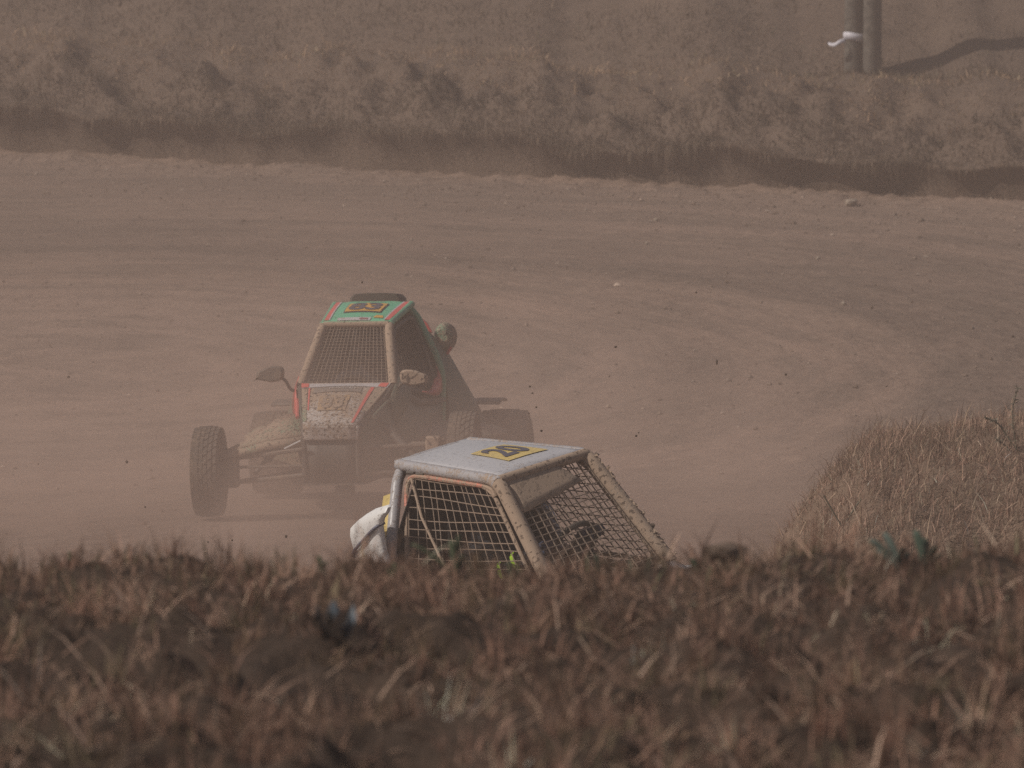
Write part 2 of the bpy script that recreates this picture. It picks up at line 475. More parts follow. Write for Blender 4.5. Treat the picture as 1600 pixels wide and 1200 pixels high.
# ------------------------------------------------------------------ grass
rng = np.random.default_rng(5)
def blades(name, base, length, width, lean, azim, tint, curve=.5, twist=None):
    n = len(base)
    dirx, diry = np.cos(azim), np.sin(azim)
    tw = rng.uniform(0, 2 * np.pi, n) if twist is None else twist
    sx, sy = np.cos(tw), np.sin(tw)
    lv = [0, .5, 1.0]; pts = []
    for t in lv:
        a = lean * (1 - curve + curve * t * 1.6)
        h = length * t
        c = np.stack([dirx * np.sin(a) * h, diry * np.sin(a) * h, np.cos(a) * h], -1) + base
        pts.append(c)
    wv = np.stack([sx, sy, np.zeros(n)], -1) * (width / 2)[:, None]
    v = np.stack([pts[0] - wv, pts[0] + wv, pts[1] - wv * .85, pts[1] + wv * .85, pts[2]], 1)
    i = (np.arange(n) * 5)[:, None]
    f = np.concatenate([i + np.array([[0, 1, 3]]), i + np.array([[0, 3, 2]]), i + np.array([[2, 3, 4]])], 0)
    cols = np.repeat(tint, 5, 0)
    return np_mesh(name, v.reshape(-1, 3), f, name.startswith('green') and 'leaf' or 'dry_grass', None, 'stuff', True, cols)
def tints(n, stops, sig=.18):
    st = np.array(stops); k = rng.integers(0, len(st), n)
    return np.clip(st[k] * np.exp(rng.normal(0, sig, (n, 1))), .005, .8)

BROWN = [(.25, .148, .106), (.32, .19, .14), (.15, .09, .065), (.40, .25, .182), (.27, .152, .108), (.17, .112, .073), (.17, .132, .08)]
# near mound: withered grass, cut and trampled, with holes between the clumps
def near_grass():
    n1 = 6200
    cx = rng.uniform(-2.5, 2.5, n1); cyy = rng.uniform(7.7, 13.7, n1)
    keep = (fbm(cx * 6.5, cyy * 5.5, 75, 3) > -.22) & (fbm(cx * 5.5, cyy * 4.5, 91, 3) > -.3); cx, cyy = cx[keep], cyy[keep]; n1 = len(cx)
    per = 34; k = np.repeat(np.arange(n1), per); n = len(k)
    rad = rng.uniform(.015, .06, n1)[k] * np.sqrt(rng.uniform(0, 1, n)); an = rng.uniform(0, 2 * np.pi, n)
    x = cx[k] + rad * np.cos(an); y = cyy[k] + rad * np.sin(an)
    z = near_mound_z(x, y) - .006
    tall = rng.lognormal(-.1, .38, n1)[k]
    ln = np.clip(rng.uniform(.025, .085, n) * tall, .015, .115)
    lean = np.abs(rng.normal(.55, .6, n1))[k] + rng.normal(0, .45, n)
    az = np.where(rng.uniform(0, 1, n) < .5, an, rng.uniform(0, 2 * np.pi, n1)[k])
    base_t = tints(n1, BROWN, .32)[k]; t = np.clip(base_t * np.exp(rng.normal(0, .3, (n, 1))), .01, .65)
    blades('withered_grass', np.stack([x, y, z], -1), ln, rng.uniform(.0018, .004, n), lean, az, t)
    n = 26000
    x = rng.uniform(-2.5, 2.5, n); y = rng.uniform(7.7, 13.5, n); kp = fbm(x * 6.5, y * 5.5, 75, 3) > rng.normal(-.06, .12, n); x, y = x[kp], y[kp]; n = len(x); z = near_mound_z(x, y) + rng.uniform(.0, .03, n)
    blades('straw_litter', np.stack([x, y, z], -1), rng.uniform(.03, .11, n), rng.uniform(.0018, .0042, n), rng.uniform(.7, 1.8, n),
           rng.uniform(0, 2 * np.pi, n), tints(n, [(.44, .285, .205), (.55, .38, .285), (.32, .20, .145), (.24, .145, .105)], .25), .2)
    n = 45
    x = rng.uniform(-2.3, 2.3, n); y = rng.uniform(8, 11.6, n); z = near_mound_z(x, y) + rng.uniform(.01, .04, n)
    blades('long_straw', np.stack([x, y, z], -1), rng.uniform(.10, .22, n), rng.uniform(.003, .0045, n), rng.uniform(1.0, 1.6, n),
           rng.uniform(0, 2 * np.pi, n), tints(n, [(.55, .41, .31), (.6, .47, .37), (.42, .30, .22)], .12), .25)
    n = 3200
    x = rng.uniform(-2.4, 2.4, n); y = rng.uniform(12.5, 13.2, n); z = near_mound_z(x, y)
    blades('crest_grass', np.stack([x, y, z], -1), rng.uniform(.02, .06, n) * rng.lognormal(0, .25, n), rng.uniform(.003, .006, n),
           np.abs(rng.normal(0, .4, n)), rng.uniform(0, 2 * np.pi, n), tints(n, BROWN + [(.14, .14, .08)], .25), .4)
near_grass()

def heap_grass():
    n1 = 15000
    cx = rng.uniform(.7, 7.0, n1); cyy = rng.uniform(31.2, 39.5, n1)
    h = right_mound_z(cx, cyy); keep = (h > .0) & (rng.uniform(-.05, .25, n1) < h); cx, cyy = cx[keep], cyy[keep]; n1 = len(cx)
    per = 18; k = np.repeat(np.arange(n1), per); n = len(k)
    an = rng.uniform(0, 2 * np.pi, n); rad = .19 * np.sqrt(rng.uniform(0, 1, n))
    x = cx[k] + rad * np.cos(an); y = cyy[k] + rad * np.sin(an); z = right_mound_z(x, y) - .02
    tall = rng.lognormal(0, .3, n1)[k]
    ln = np.clip(rng.uniform(.04, .11, n) * tall, .03, .22)
    t = tints(n1, [(.32, .205, .152), (.40, .26, .195), (.46, .30, .225), (.25, .185, .125), (.22, .145, .108)], .2)[k]
    t = np.clip(t * np.exp(rng.normal(0, .25, (n, 1))), .01, .6)
    blades('heap_grass', np.stack([x, y, z], -1), ln, rng.uniform(.0025, .0055, n), np.abs(rng.normal(.75, .55, n)),
           np.where(rng.uniform(0, 1, n) < .25, -.6 + rng.normal(0, .5, n), rng.uniform(0, 2 * np.pi, n)), t)
    n = 1600
    x = rng.uniform(1.2, 6.5, n); y = rng.uniform(32.5, 38, n); z = right_mound_z(x, y) + .03
    ok = z > .3; x, y, z = x[ok], y[ok], z[ok]; n = len(x)
    blades('heap_straw', np.stack([x, y, z], -1), rng.uniform(.08, .26, n), rng.uniform(.003, .006, n), rng.uniform(.3, 1.5, n),
           rng.uniform(0, 2 * np.pi, n), tints(n, [(.42, .30, .21), (.34, .24, .17), (.5, .38, .28)], .15), .4)
heap_grass()

def bank_grass():
    n1 = 15000
    cx = rng.uniform(-10, 8, n1); d = rng.uniform(.15, 22, n1) ; d = np.where(rng.uniform(0, 1, n1) < .45, rng.uniform(.15, 5.5, n1), d)
    cyy = bank_line(cx) + d
    per = 11; k = np.repeat(np.arange(n1), per); n = len(k)
    an = rng.uniform(0, 2 * np.pi, n); rad = .22 * np.sqrt(rng.uniform(0, 1, n))
    x = cx[k] + rad * np.cos(an); y = cyy[k] + rad * np.sin(an); z = bank_z(x, y) - .03
    dd = y - bank_line(x)
    tall = rng.lognormal(0, .35, n1)[k]
    ln = np.clip(rng.uniform(.10, .26, n) * tall, .05, .5) * np.where(dd > 3.3, .42, np.where(dd > 1.5, .36, .6))
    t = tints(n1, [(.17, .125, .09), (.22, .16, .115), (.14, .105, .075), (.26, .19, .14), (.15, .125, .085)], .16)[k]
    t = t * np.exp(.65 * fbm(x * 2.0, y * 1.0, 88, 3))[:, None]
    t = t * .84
    t = np.where(((dd > 1.5) & (dd < 3.8))[:, None], t * np.array([1.95, 1.8, 1.65]), t)  # ledge grass tinted paler, so its sunlit look is in the colour
    face = dd < 2.3
    az = np.where(face, -1.5 + rng.normal(0, .5, n), an); lean = np.where(face, np.abs(rng.normal(1.0, .4, n)), np.abs(rng.normal(.85, .45, n)))
    nf = 17000
    fx = rng.uniform(-10, 8, nf); fd = rng.uniform(-.02, .22, nf); fy = bank_line(fx) + fd + .20 * fbm(fx * 2.3, fx * 0 + 9, 96, 3)
    kf = fbm(fx * 1.6, fx * 0 + 4, 99, 3) + rng.normal(0, .2, nf) > -.18; fx, fy = fx[kf], fy[kf]; nf = len(fx)
    blades('overhanging_grass', np.stack([fx, fy, bank_z(fx, fy) - .01], -1), rng.uniform(.08, .42, nf) * (.7 + .5 * fbm(fx * 2.7, fx * 0, 98, 3)), rng.uniform(.005, .011, nf), rng.uniform(.7, 2.2, nf),
           -1.57 + rng.normal(0, .8, nf), tints(nf, [(.17, .125, .09), (.22, .16, .115), (.14, .105, .075)], .16), .6)
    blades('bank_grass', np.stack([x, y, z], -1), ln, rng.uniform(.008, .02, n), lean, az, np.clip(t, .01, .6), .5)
bank_grass()

# ------------------------------------------------------------------ gravel and stones
def gravel():
    n = 4600
    x = rng.uniform(-7, 6, n); y = np.where(rng.uniform(0, 1, n) < .55, rng.uniform(33, 80, n), bank_line(x) - np.abs(rng.normal(0, 3.0, n)))
    s = rng.lognormal(-4.45, .38, n); s = np.clip(s, .005, .035)
    z = track_z(x, y) + s * .25
    o = np.array([(1, 0, 0), (0, 1, 0), (-1, 0, 0), (0, -1, 0), (0, 0, .75), (0, 0, -.75)], float)
    v = o[None] * s[:, None, None] * rng.uniform(.6, 1.3, (n, 6, 1))
    a = rng.uniform(0, 6.28, n); c, q = np.cos(a)[:, None], np.sin(a)[:, None]
    v = np.stack([v[..., 0] * c - v[..., 1] * q, v[..., 0] * q + v[..., 1] * c, v[..., 2]], -1) + np.stack([x, y, z], -1)[:, None]
    f0 = np.array([(0, 1, 4), (1, 2, 4), (2, 3, 4), (3, 0, 4), (1, 0, 5), (2, 1, 5), (3, 2, 5), (0, 3, 5)])
    f = (np.arange(n) * 6)[:, None, None] + f0[None]
    t = tints(n, [(.2, .145, .11), (.27, .2, .155), (.33, .25, .2), (.42, .33, .27)], .15)
    np_mesh('gravel', v.reshape(-1, 3), f.reshape(-1, 3), 'dry_grass', None, 'stuff', False, np.repeat(t, 6, 0))
gravel()

def rock_mesh(name, size, seed, sub=2):
    bm = bmesh.new(); bmesh.ops.create_icosphere(bm, subdivisions=sub, radius=1)
    r = random.Random(seed); ph = [r.uniform(0, 9) for _ in range(6)]
    cuts = [Vector((r.gauss(0, 1), r.gauss(0, 1), r.gauss(0, 1))).normalized() for _ in range(7)]
    for v in bm.verts:
        p = v.co.copy()
        for c in cuts:
            d = p.dot(c)
            if d > .72: p -= c * (d - .72)
        k = 1 + .12 * math.sin(3 * p.x + ph[0]) * math.sin(4 * p.y + ph[1]) + .08 * math.sin(7 * p.z + ph[2])
        v.co = Vector((p.x * size[0], p.y * size[1], p.z * size[2])) * k
    me = bpy.data.meshes.new(name); bm.to_mesh(me); bm.free()
    return me
def cam_pt(px, py, Y):
    """the point at ground distance Y that lies on the sight line of a photo pixel (used once, to survey positions)"""
    t = math.radians(4.837); u = (600 - py) / 10400; d = V((px - 800) / 10400, math.cos(t) + u * math.sin(t), u * math.cos(t) - math.sin(t))
    return V(0, 0, 4.15) + d * (Y / d.y)
def on_ground(px, py, fz, y0, y1):
    best = None
    for Y in np.linspace(y0, y1, 1500):
        p = cam_pt(px, py, float(Y)); h = float(fz(np.array([p.x]), np.array([p.y]))[0])
        if p.z <= h: return V(p.x, p.y, h)
        best = p
    return best

p = on_ground(1330, 322, track_z, 60, 82)
s_ = link('stone', rock_mesh('stone', (.085, .07, .055), 3), 'stone_face'); s_.location = p + V(0, 0, .03)
thing(s_, 'pale round stone lying on the dirt below the far bank', 'stone')
for k, (px, py, sz) in enumerate([(1278, 405, .03), (1025, 345, .035), (1318, 477, .028), (1010, 382, .03), (800, 344, .026)]):
    p = on_ground(px, py, track_z, 40, 82)
    s_ = link('stone', rock_mesh('stone', (sz, sz * .9, sz * .7), 20 + k, 1), 'stone_face'); s_.location = p + V(0, 0, sz * .3)
    thing(s_, 'small pale pebble on the dirt track', 'stone', 'pale pebbles on the track')
p = on_ground(1136, 884, near_mound_z, 9, 15)
s_ = link('soil_clod', rock_mesh('soil_clod', (.05, .045, .032), 14), 'crest_clod'); s_.location = p + V(.0, .05, .016)
thing(s_, 'brown lump of earth on the grassy crest right of the white kart', 'clod')

# clods of earth in the air
fly = [(962, 542, 36, 5), (1120, 566, 37, 7), (1228, 585, 37, 5), (198, 722, 37, 6), (447, 838, 34, 6), (495, 672, 36, 0), (828, 604, 35, 4), (832, 614, 36, 4),
       (838, 636, 35, 4), (827, 646, 36, 3), (846, 673, 34, 5), (994, 681, 34, 5), (998, 676, 35, 3), (401, 592, 36, 4), (285, 229, 60, 4), (756, 230, 60, 5),
       (570, 262, 60, 3), (928, 271, 60, 4), (981, 274, 60, 4), (1063, 260, 58, 4), (566, 441, 38, 4), (325, 847, 34, 4), (363, 844, 34, 4), (227, 792, 36, 4),
       (1088, 457, 44, 4), (952, 588, 38, 3), (107, 589, 38, 5), (1049, 482, 45, 3), (480, 730, 37, 6), (60, 725, 38, 3)]
for k, (px, py, Y, d) in enumerate(fly):
    if not d: continue
    r = d / 2 * Y / 10400
    o = link('flying_clod', rock_mesh('flying_clod', (r * (.6 if k == 1 else 1), r, r * (1.5 if k == 1 else 1)), 40 + k, 1), 'clod_soil')
    o.location = cam_pt(px, py, Y)
    thing(o, 'small dark clod of earth thrown into the air over the dirt track', 'clod', 'flying clods of earth')

# ------------------------------------------------------------------ poles with tape
def pole(px, Y, rad, label):
    x = (px - 800) / 10400 * Y
    z0 = float(bank_z(np.array([x]), np.array([Y]))[0]) - .4
    m = MB(); n = 26; prof = []
    for j in range(12):
        h = j / 11 * 6.6; prof.append([(rad * (1 - .012 * h) * math.cos(a) * (1 + .02 * math.sin(5 * a + j)), rad * (1 - .012 * h) * math.sin(a) * (1 + .02 * math.sin(3 * a + j)), h)
                                       for a in (2 * math.pi * k / n for k in range(n))])
    m.grid(prof, True); m.f.append(tuple(range(11 * n, 12 * n)))
    o = m.build('wooden_pole', 'post_wood'); o.location = (x, Y, z0)
    return thing(o, label, 'pole'), x, z0
YP = 77.25
pl, x1, z1 = pole(1333.5, YP, .112, 'left of the two upright timber poles, with white tape round it')
pr, x2, z2 = pole(1362.5, YP - .14, .108, 'right of the two upright timber poles on the far bank, bare')
tp = cam_pt(1333, 57, YP)
tz = tp.z
m = MB(); rows = []
for zz in (-.045, .045):
    rows.append([(x1 + .122 * math.cos(a), YP + .122 * math.sin(a), tz + zz + .012 * math.sin(2 * a)) for a in (math.pi * 2 * k / 28 for k in range(29))])
m.grid(rows)
tail = []
for k in range(9):
    t = k / 8; c = V(x1 - .10 - .20 * t, YP - .10 - .05 * math.sin(3 * t), tz - .055 - .035 * t + .014 * math.sin(7 * t))
    tail.append([c + V(0, .012, .026 - .008 * t), c + V(0, -.012, -.026 + .008 * t)])
m.grid(tail)
tape = m.build('tape', 'tape_plastic', solid=.003)
thing(tape, 'white plastic tape tied round the left timber pole with a loose end', 'tape')

# ------------------------------------------------------------------ karts
def make_tyre(rad, wid, parent, pos, steer=0):
    wroot = empty('wheel'); wroot.parent = parent; wroot.location = pos; wroot.rotation_euler = (0, 0, steer)
    m = MB(); h = wid / 2; seg = 48
    prof = [(-h * .80, rad * .56), (-h * .98, rad * .66), (-h, rad * .80), (-h * .88, rad * .93), (-h * .6, rad * .968), (0, rad * .975), (h * .6, rad * .968),
            (h * .88, rad * .93), (h, rad * .80), (h * .98, rad * .66), (h * .80, rad * .56)]
    m.grid([[(r * math.cos(a), y, r * math.sin(a)) for a in (2 * math.pi * k / seg for k in range(seg))] for y, r in prof], True)
    nb = 30; lanes = 6
    for i in range(nb):
        for j in range(lanes):
            a0 = 2 * math.pi * (i + .5 * (j % 2)) / nb; da = 2 * math.pi / nb * .40; y0 = (j + .5) / lanes * 2 - 1; hw = wid / lanes * .38
            sk = .35 * (1 if y0 > 0 else -1) * da
            rr = rad * (1.0 - .055 * abs(y0) ** 3); rb = rr * .93
            P = []
            for r_ in (rb, rr):
                for s_a, s_y in ((-1, -1), (1, -1), (1, 1), (-1, 1)):
                    a = a0 + s_a * da + s_y * sk; P.append((r_ * math.cos(a), y0 * h * .93 + s_y * hw, r_ * math.sin(a)))
            m.add(P, [(4, 5, 6, 7), (0, 1, 5, 4), (1, 2, 6, 5), (2, 3, 7, 6), (3, 0, 4, 7)])
    t = m.build('tyre', 'tyre_rubber', wroot)
    m = MB(); r = rad * .57
    m.grid([[(q * math.cos(a), y, q * math.sin(a)) for a in (2 * math.pi * k / 32 for k in range(32))] for y, q in
            [(-h * .84, r * 1.03), (-h * .84, r * .93), (-h * .3, r * .86), (h * .3, r * .86), (h * .84, r * .93), (h * .84, r * 1.03)]], True)
    for s in (-.25, .25): m.grid([[(q * math.cos(a), h * s, q * math.sin(a)) for a in (2 * math.pi * k / 32 for k in range(32))] for q in (r * .87, r * .3, .001)], True)
    for k in range(6):
        a = k * math.pi / 3; m.box((r * .25 * math.cos(a), -h * .33, r * .25 * math.sin(a)), (.02, .02, .02)); m.box((r * .25 * math.cos(a), h * .33, r * .25 * math.sin(a)), (.02, .02, .02))
    m.build('rim', 'rim_metal', wroot)
    return wroot

def net(f, nu, nv, r, sag=0., seg=5, uv0=(.03, .03), uv1=(.97, .97), seed=1, jit=.1):
    m = MB(); rd = random.Random(seed); n = 14
    def F(u, v):
        p = f(u, v); return p + pn(f, u, v) * (sag * (1 - (2 * u - 1) ** 2) * (1 - (2 * v - 1) ** 2))
    for i in range(nu):
        u = L(uv0[0], uv1[0], i / (nu - 1)); w0 = rd.uniform(-jit, jit) / nu; ph = rd.uniform(0, 6)
        m.tube([F(u + w0 * math.sin(3 * L(uv0[1], uv1[1], k / n) + ph), L(uv0[1], uv1[1], k / n)) for k in range(n + 1)], r, seg, False)
    for j in range(nv):
        v = L(uv0[1], uv1[1], j / (nv - 1)); w0 = rd.uniform(-jit, jit) / nv; ph = rd.uniform(0, 6)
        m.tube([F(L(uv0[0], uv1[0], k / n), v + w0 * math.sin(4 * L(uv0[0], uv1[0], k / n) + ph)) for k in range(n + 1)], r, seg, False)
    return m

def make_kart(D, M, name, label):
    root = empty(name); root.matrix_world = M
    thing(root, label, 'kart', 'off-road karts on the dirt track')
    wf, xf, zf = D['wf'], .2, D['zf']
    wr, xr, zr = D['wr'], D['xr'], 1.17
    wa, xa, za = D['wa'], D['xa'], D['za']
    wb, xb, zb = D['wb'], D['xb'], .78
    zs = D['sill']; tr = D['tube']
    nose = 1.09; nw = D['nw']
    A = lambda s: V(xa, s * wa, za); F_ = lambda s: V(xf, s * wf, zf); Rr = lambda s: V(xr, s * wr, zr); B = lambda s: V(xb, s * wb, zb)
    # frame: main hoop, then a rail and pillar on each side
    m = MB(); m.tube(fillet([V(xb, -wb * .95, .22), B(-1), Rr(-1), Rr(1), B(1), V(xb, wb * .95, .22)], .11, 6), tr, 10)
    m.build('main_hoop', D['hoop_mat'], root)
    for s in (-1, 1):
        crv = fillet([Rr(s), F_(s), A(s)], .07, 8); h_ = len(crv) // 2
        m = MB(); m.tube(crv[:h_ + 1], [L(tr, D['ptube'], max(0, (k - 1) / (h_ - 1))) if k else tr for k in range(h_ + 1)], 12); m.build('roof_rail', D['rail_mat'], root)
        m = MB(); m.tube(crv[h_:], D['ptube'], 12); m.build('pillar_tube', D['pillar_mat'], root)
        m = MB(); m.tube(fillet([A(s), V(nose - .03, s * nw, .50), V(nose - .05, s * nw, .22), V(xb, s * wb * .95, .22)], .05, 4), .018, 8); m.build('lower_rail', 'dark_panel', root)
        m = MB(); m.tube([V(xb, s * wb, zs), V((xb + xa) / 2, s * (wb + wa) / 2, zs + (za - zs) * .3 - .03), A(s)], .018, 8); m.build('sill_tube', 'arm_metal', root)
        m = MB(); m.tube(fillet([L(B(s), Rr(s), .75), V(-.85, s * .34, .62), V(-1.12, s * .30, .34)], .08, 4), .018, 8); m.build('rear_stay', 'arm_metal', root)
    for E_, k_ in ((F_, .95), (A, .9)):
        m = MB(); m.tube([E_(-1), E_(1)], tr * k_, 10); m.build('cross_tube', D['pillar_mat'], root)
    # roof
    rw, fw = wr + .005, wf + .005
    roof = bil((xf + .012, -fw, zf + tr * .75), (xf + .012, fw, zf + tr * .75), (xr - .02, rw, zr + tr * .75), (xr - .02, -rw, zr + tr * .75), (0, 0, .025))
    # u: right to left of the kart, v: front to rear
    m = MB(); m.grid([[roof(i / 10, j / 10) for i in range(11)] for j in range(11)], flip=False)
    m.build('roof_panel', D['roof_mat'], root, solid=.012)
    rs = 1
    if pn(roof, .5, .5).z < 0: rs = -1
    # windscreen of wire
    ws = bil(A(-1) + V(0, tr, 0), A(1) - V(0, tr, 0), F_(1) - V(0, tr, 0), F_(-1) + V(0, tr, 0))
    net(ws, D['ws_n'][0], D['ws_n'][1], D['ws_r'], 0, 4, seed=4, jit=.12).build('wire_windscreen', 'mesh_wire', root)
    # side openings
    for s in (-1, 1):
        sd_ = bil((xb + .02, s * (wb + .006), zs), (xa - .03, s * (wa + .006), za - .01), (xf - .02, s * (wf + .006), zf + D['net_up']), (xr + .03, s * (wr + .012), zr - .01 + D['net_up']))
        rim = fillet([sd_(.05, .03), sd_(.94, .03), sd_(.93, .94), sd_(.06, .95)], .10, 6, True)
        m = MB(); m.tube(rim, D['rim_r'], 8, close=True); m.build('window_rim', D['rim_mat'] if s < 0 else D['rim2'], root)
        if D['net_mat']: net(sd_, D['net_n'][0], D['net_n'][1], D['net_r'], .015 * s, 5, (.07, .05), (.92, .93), seed=6 + s, jit=.25).build('window_net', D['net_mat'], root)
        D['side%d' % s] = sd_
    # bonnet
    hood = bil((nose, -nw, .545), (nose, nw, .545), A(1) + V(.015, -.01, .012), A(-1) + V(.015, .01, .012), (.02, 0, .03))
    m = MB(); m.grid([[hood(i / 10, j / 10) for i in range(11)] for j in range(11)]); m.build('bonnet', D['hood_mat'], root, solid=.012)
    hs = 1 if pn(hood, .5, .5).z > 0 else -1
    m = MB(); m.grid([[V(nose + .012 - .02 * t, L(-nw, nw, i / 6), L(.535, .452, t)) for i in range(7)] for t in (0, .12, .5, .9, 1)], flip=True)
    m.grid([[V(nose + .012, L(-nw, nw, i / 6), .535), ][0:1] * 1 + [V(nose - .05, L(-nw, nw, i / 6), .535)] for i in range(7)])
    for s in (-1, 1): m.grid([[V(nose + .012, s * nw, .535), V(nose - .15, s * (nw + .01), .535)], [V(nose - .008, s * nw, .452), V(nose - .15, s * (nw + .01), .452)]])
    m.build('nose_panel', D['nose_mat'], root, solid=.006)
    m = MB(); m.grid([[V(nose - .02 - .03 * t, L(-nw, nw, i / 4) * (1 - .05 * t), L(.45, .19, t)) for i in range(5)] for t in (0, .5, 1)], flip=True)
    m.build('front_bulkhead', 'dark_panel', root, solid=.008)
    m = MB(); m.box((.02, 0, .195), (2.05, .36, .012)); m.box((-.1, 0, .192), (1.0, .7, .012)); m.build('floor_pan', 'dark_panel', root)
    m = MB(); m.box((nose - .12, .06, .155), (.10, .10, .07)); m.build('skid_block', 'dark_panel', root, bevel=.01)
    # body sides
    for s in (-1, 1):
        top = [V(xb, s * wb, zs - .02), V((xb + xa) / 2, s * (wb + wa) / 2, zs + (za - zs) * .3 - .055), V(xa, s * wa, za - .02), V(.85, s * (nw + .06), .62), V(nose - .03, s * (nw + .004), .53)]
        bot = [V(xb, s * wb * .95, .22), V((xb + xa) / 2, s * (wb * .9 + wa) / 2, .22), V(xa, s * wa * .95, .22), V(.85, s * (nw + .05), .23), V(nose - .06, s * nw, .24)]
        rows = []
        for j in range(7):
            t = j / 6; r = []
            for i in range(17):
                q = i / 4; k = min(3, int(q)); f = q - k
                p_ = L(L(bot[k], bot[k + 1], f), L(top[k], top[k + 1], f), t); bul = math.sin(math.pi * t) * math.sin(math.pi * min(1, i / 14))
                r.append(p_ + V(0, s * .045 * bul, 0))
            rows.append(r)
        m = MB(); m.grid(rows, flip=s > 0); m.build('side_panel', D['side_mat'], root, solid=.008)
    # firewall behind the seat and engine cover
    m = MB(); pts = [V(xb - .03, y, z) for y, z in ((-wb * .93, .22), (-wb + .01, .78), (-wr, 1.14), (wr, 1.14), (wb - .01, .78), (wb * .93, .22))]
    m.add(pts, [(0, 1, 2, 3, 4, 5)]); m.build('firewall', 'interior_black', root, solid=.006, smooth=False)
    secs = D['cover']; rows = []
    for X, zt, wt, wm, zm, wbm in secs:
        r = []
        key = [(-wbm, .24), (-wbm, .34), (-(wm + wbm) / 2 - .02, (.30 + zm) / 2), (-wm, zm), (-(wt + wm) / 2 - .015, (zt + zm) / 2 + .03), (-wt, zt - .02), (-wt * .5, zt), (0, zt + .008)]
        key = key + [(-y, z) for y, z in key[::-1][1:]]
        rows.append([V(X, y, z) for y, z in key])
    m = MB(); m.grid(rows, flip=True); n0 = len(m.v); m.v += [tuple(v) for v in rows[-1]]; m.f.append(tuple(range(n0, n0 + len(rows[-1]))))
    m.build('engine_cover', D['cover_mat'], root, sub=1)
    # side pods running out to the rear wheels, and front fairings
    for s in (-1, 1):
        pod = [[V(.30, s * .30, .44), V(.28, s * .52, .42), V(.25, s * .60, .37), V(.28, s * .55, .31), V(.30, s * .30, .24)],
               [V(-.10, s * .38, .49), V(-.12, s * .66, .46), V(-.14, s * .76, .40), V(-.12, s * .68, .33), V(-.10, s * .38, .24)],
               [V(-.50, s * .40, .47), V(-.50, s * .70, .44), V(-.50, s * .79, .40), V(-.50, s * .70, .34), V(-.50, s * .40, .26)]]
        m = MB(); m.grid(pod, flip=s < 0)
        for r, fl in ((pod[0], 0), (pod[-1], 1)):
            b0 = len(m.v); m.v += [tuple(v) for v in r]; m.f.append(tuple(range(b0, b0 + 5))[::-1 if fl else 1])
        m.build('side_pod', D['pod_mat'], root, bevel=.015)
        fr = [[V(.98, s * (nw + .02), .47), V(.96, s * .40, .44), V(.93, s * .60, .385), V(.92, s * .66, .37)],
              [V(.80, s * (nw + .06), .565), V(.74, s * .40, .52), V(.74, s * .58, .42), V(.76, s * .665, .38)],
              [V(.52, s * (wa - .02), .60), V(.48, s * .42, .545), V(.52, s * .55, .45), V(.60, s * .62, .39)]]
        m = MB(); m.grid(fr, flip=s > 0)
        if s > 0 and D['no_left_fairing']: m = None
        if m:
            m.grid([[v + V(.012, 0, -.055 + .02 * (i / 3)) for i, v in enumerate(fr[0])], fr[0]], flip=s > 0)
            m.build('front_fairing', D['fair_mat'], root, solid=.008)
        # suspension
        wz = D['fl_lift'] if s > 0 else 0
        for z0, z1 in ((.40, .34), (.25, .20)):
            m = MB(); hub = V(.9, s * .60, z1 + wz)
            m.tube([V(1.03, s * (nw + .0), z0), hub], .013, 7); m.tube([V(.62, s * (nw + .08), z0), hub], .013, 7); m.build('suspension_arm', 'arm_metal', root)
            m = MB(); hub = V(-.9, s * .56, z1); m.tube([V(-.62, s * .30, z0), hub], .014, 7); m.tube([V(-1.06, s * .26, z0), hub], .014, 7); m.build('suspension_arm', 'arm_metal', root)
        m = MB(); m.tube([V(.98, s * nw, .30), V(.95, s * .62, .29 + wz)], .009, 6); m.build('steering_rod', 'arm_metal', root)
        m = MB(); a_, b_ = V(.92, s * .48, .25 + wz), V(.80, s * (nw + .07), .56); m.tube([a_, b_], .013, 7); m.tube([L(a_, b_, .25), L(a_, b_, .8)], .028, 10); m.build('shock_absorber', 'dark_panel', root)
        m = MB(); m.box((.9, s * .61, .27 + wz), (.09, .06, .20)); m.tube([V(.9, s * .60, .27 + wz), V(.9, s * .70, .27 + wz)], .035, 10); m.build('hub_carrier', 'arm_metal', root, bevel=.01)
        m = MB(); m.tube([V(-.9, s * .10, .25), V(-.9, s * .70, .25)], .018, 8); m.build('drive_shaft', 'arm_metal', root)
        # flap over the rear tyre
        m = MB(); rows = []
        for k in range(7):
            t = k / 6; rows.append([V(-.70 - .30 * t, s * .40, .535 + .02 * math.sin(3 * t)), V(-.70 - .30 * t, s * .56, .55 + .02 * math.sin(3 * t)), V(-.70 - .30 * t, s * .70, .548 + .02 * math.sin(3 * t))])
        m.grid(rows, flip=s > 0); m.build('mud_flap', 'dark_panel', root, solid=.012)
    # wheels
    for s in (-1, 1):
        make_tyre(.265, .165, root, V(.9, s * .752, .265 + (D['fl_lift'] if s > 0 else 0)), D['steer'])
        make_tyre(.255, .29, root, V(-.9, s * .70, .255))
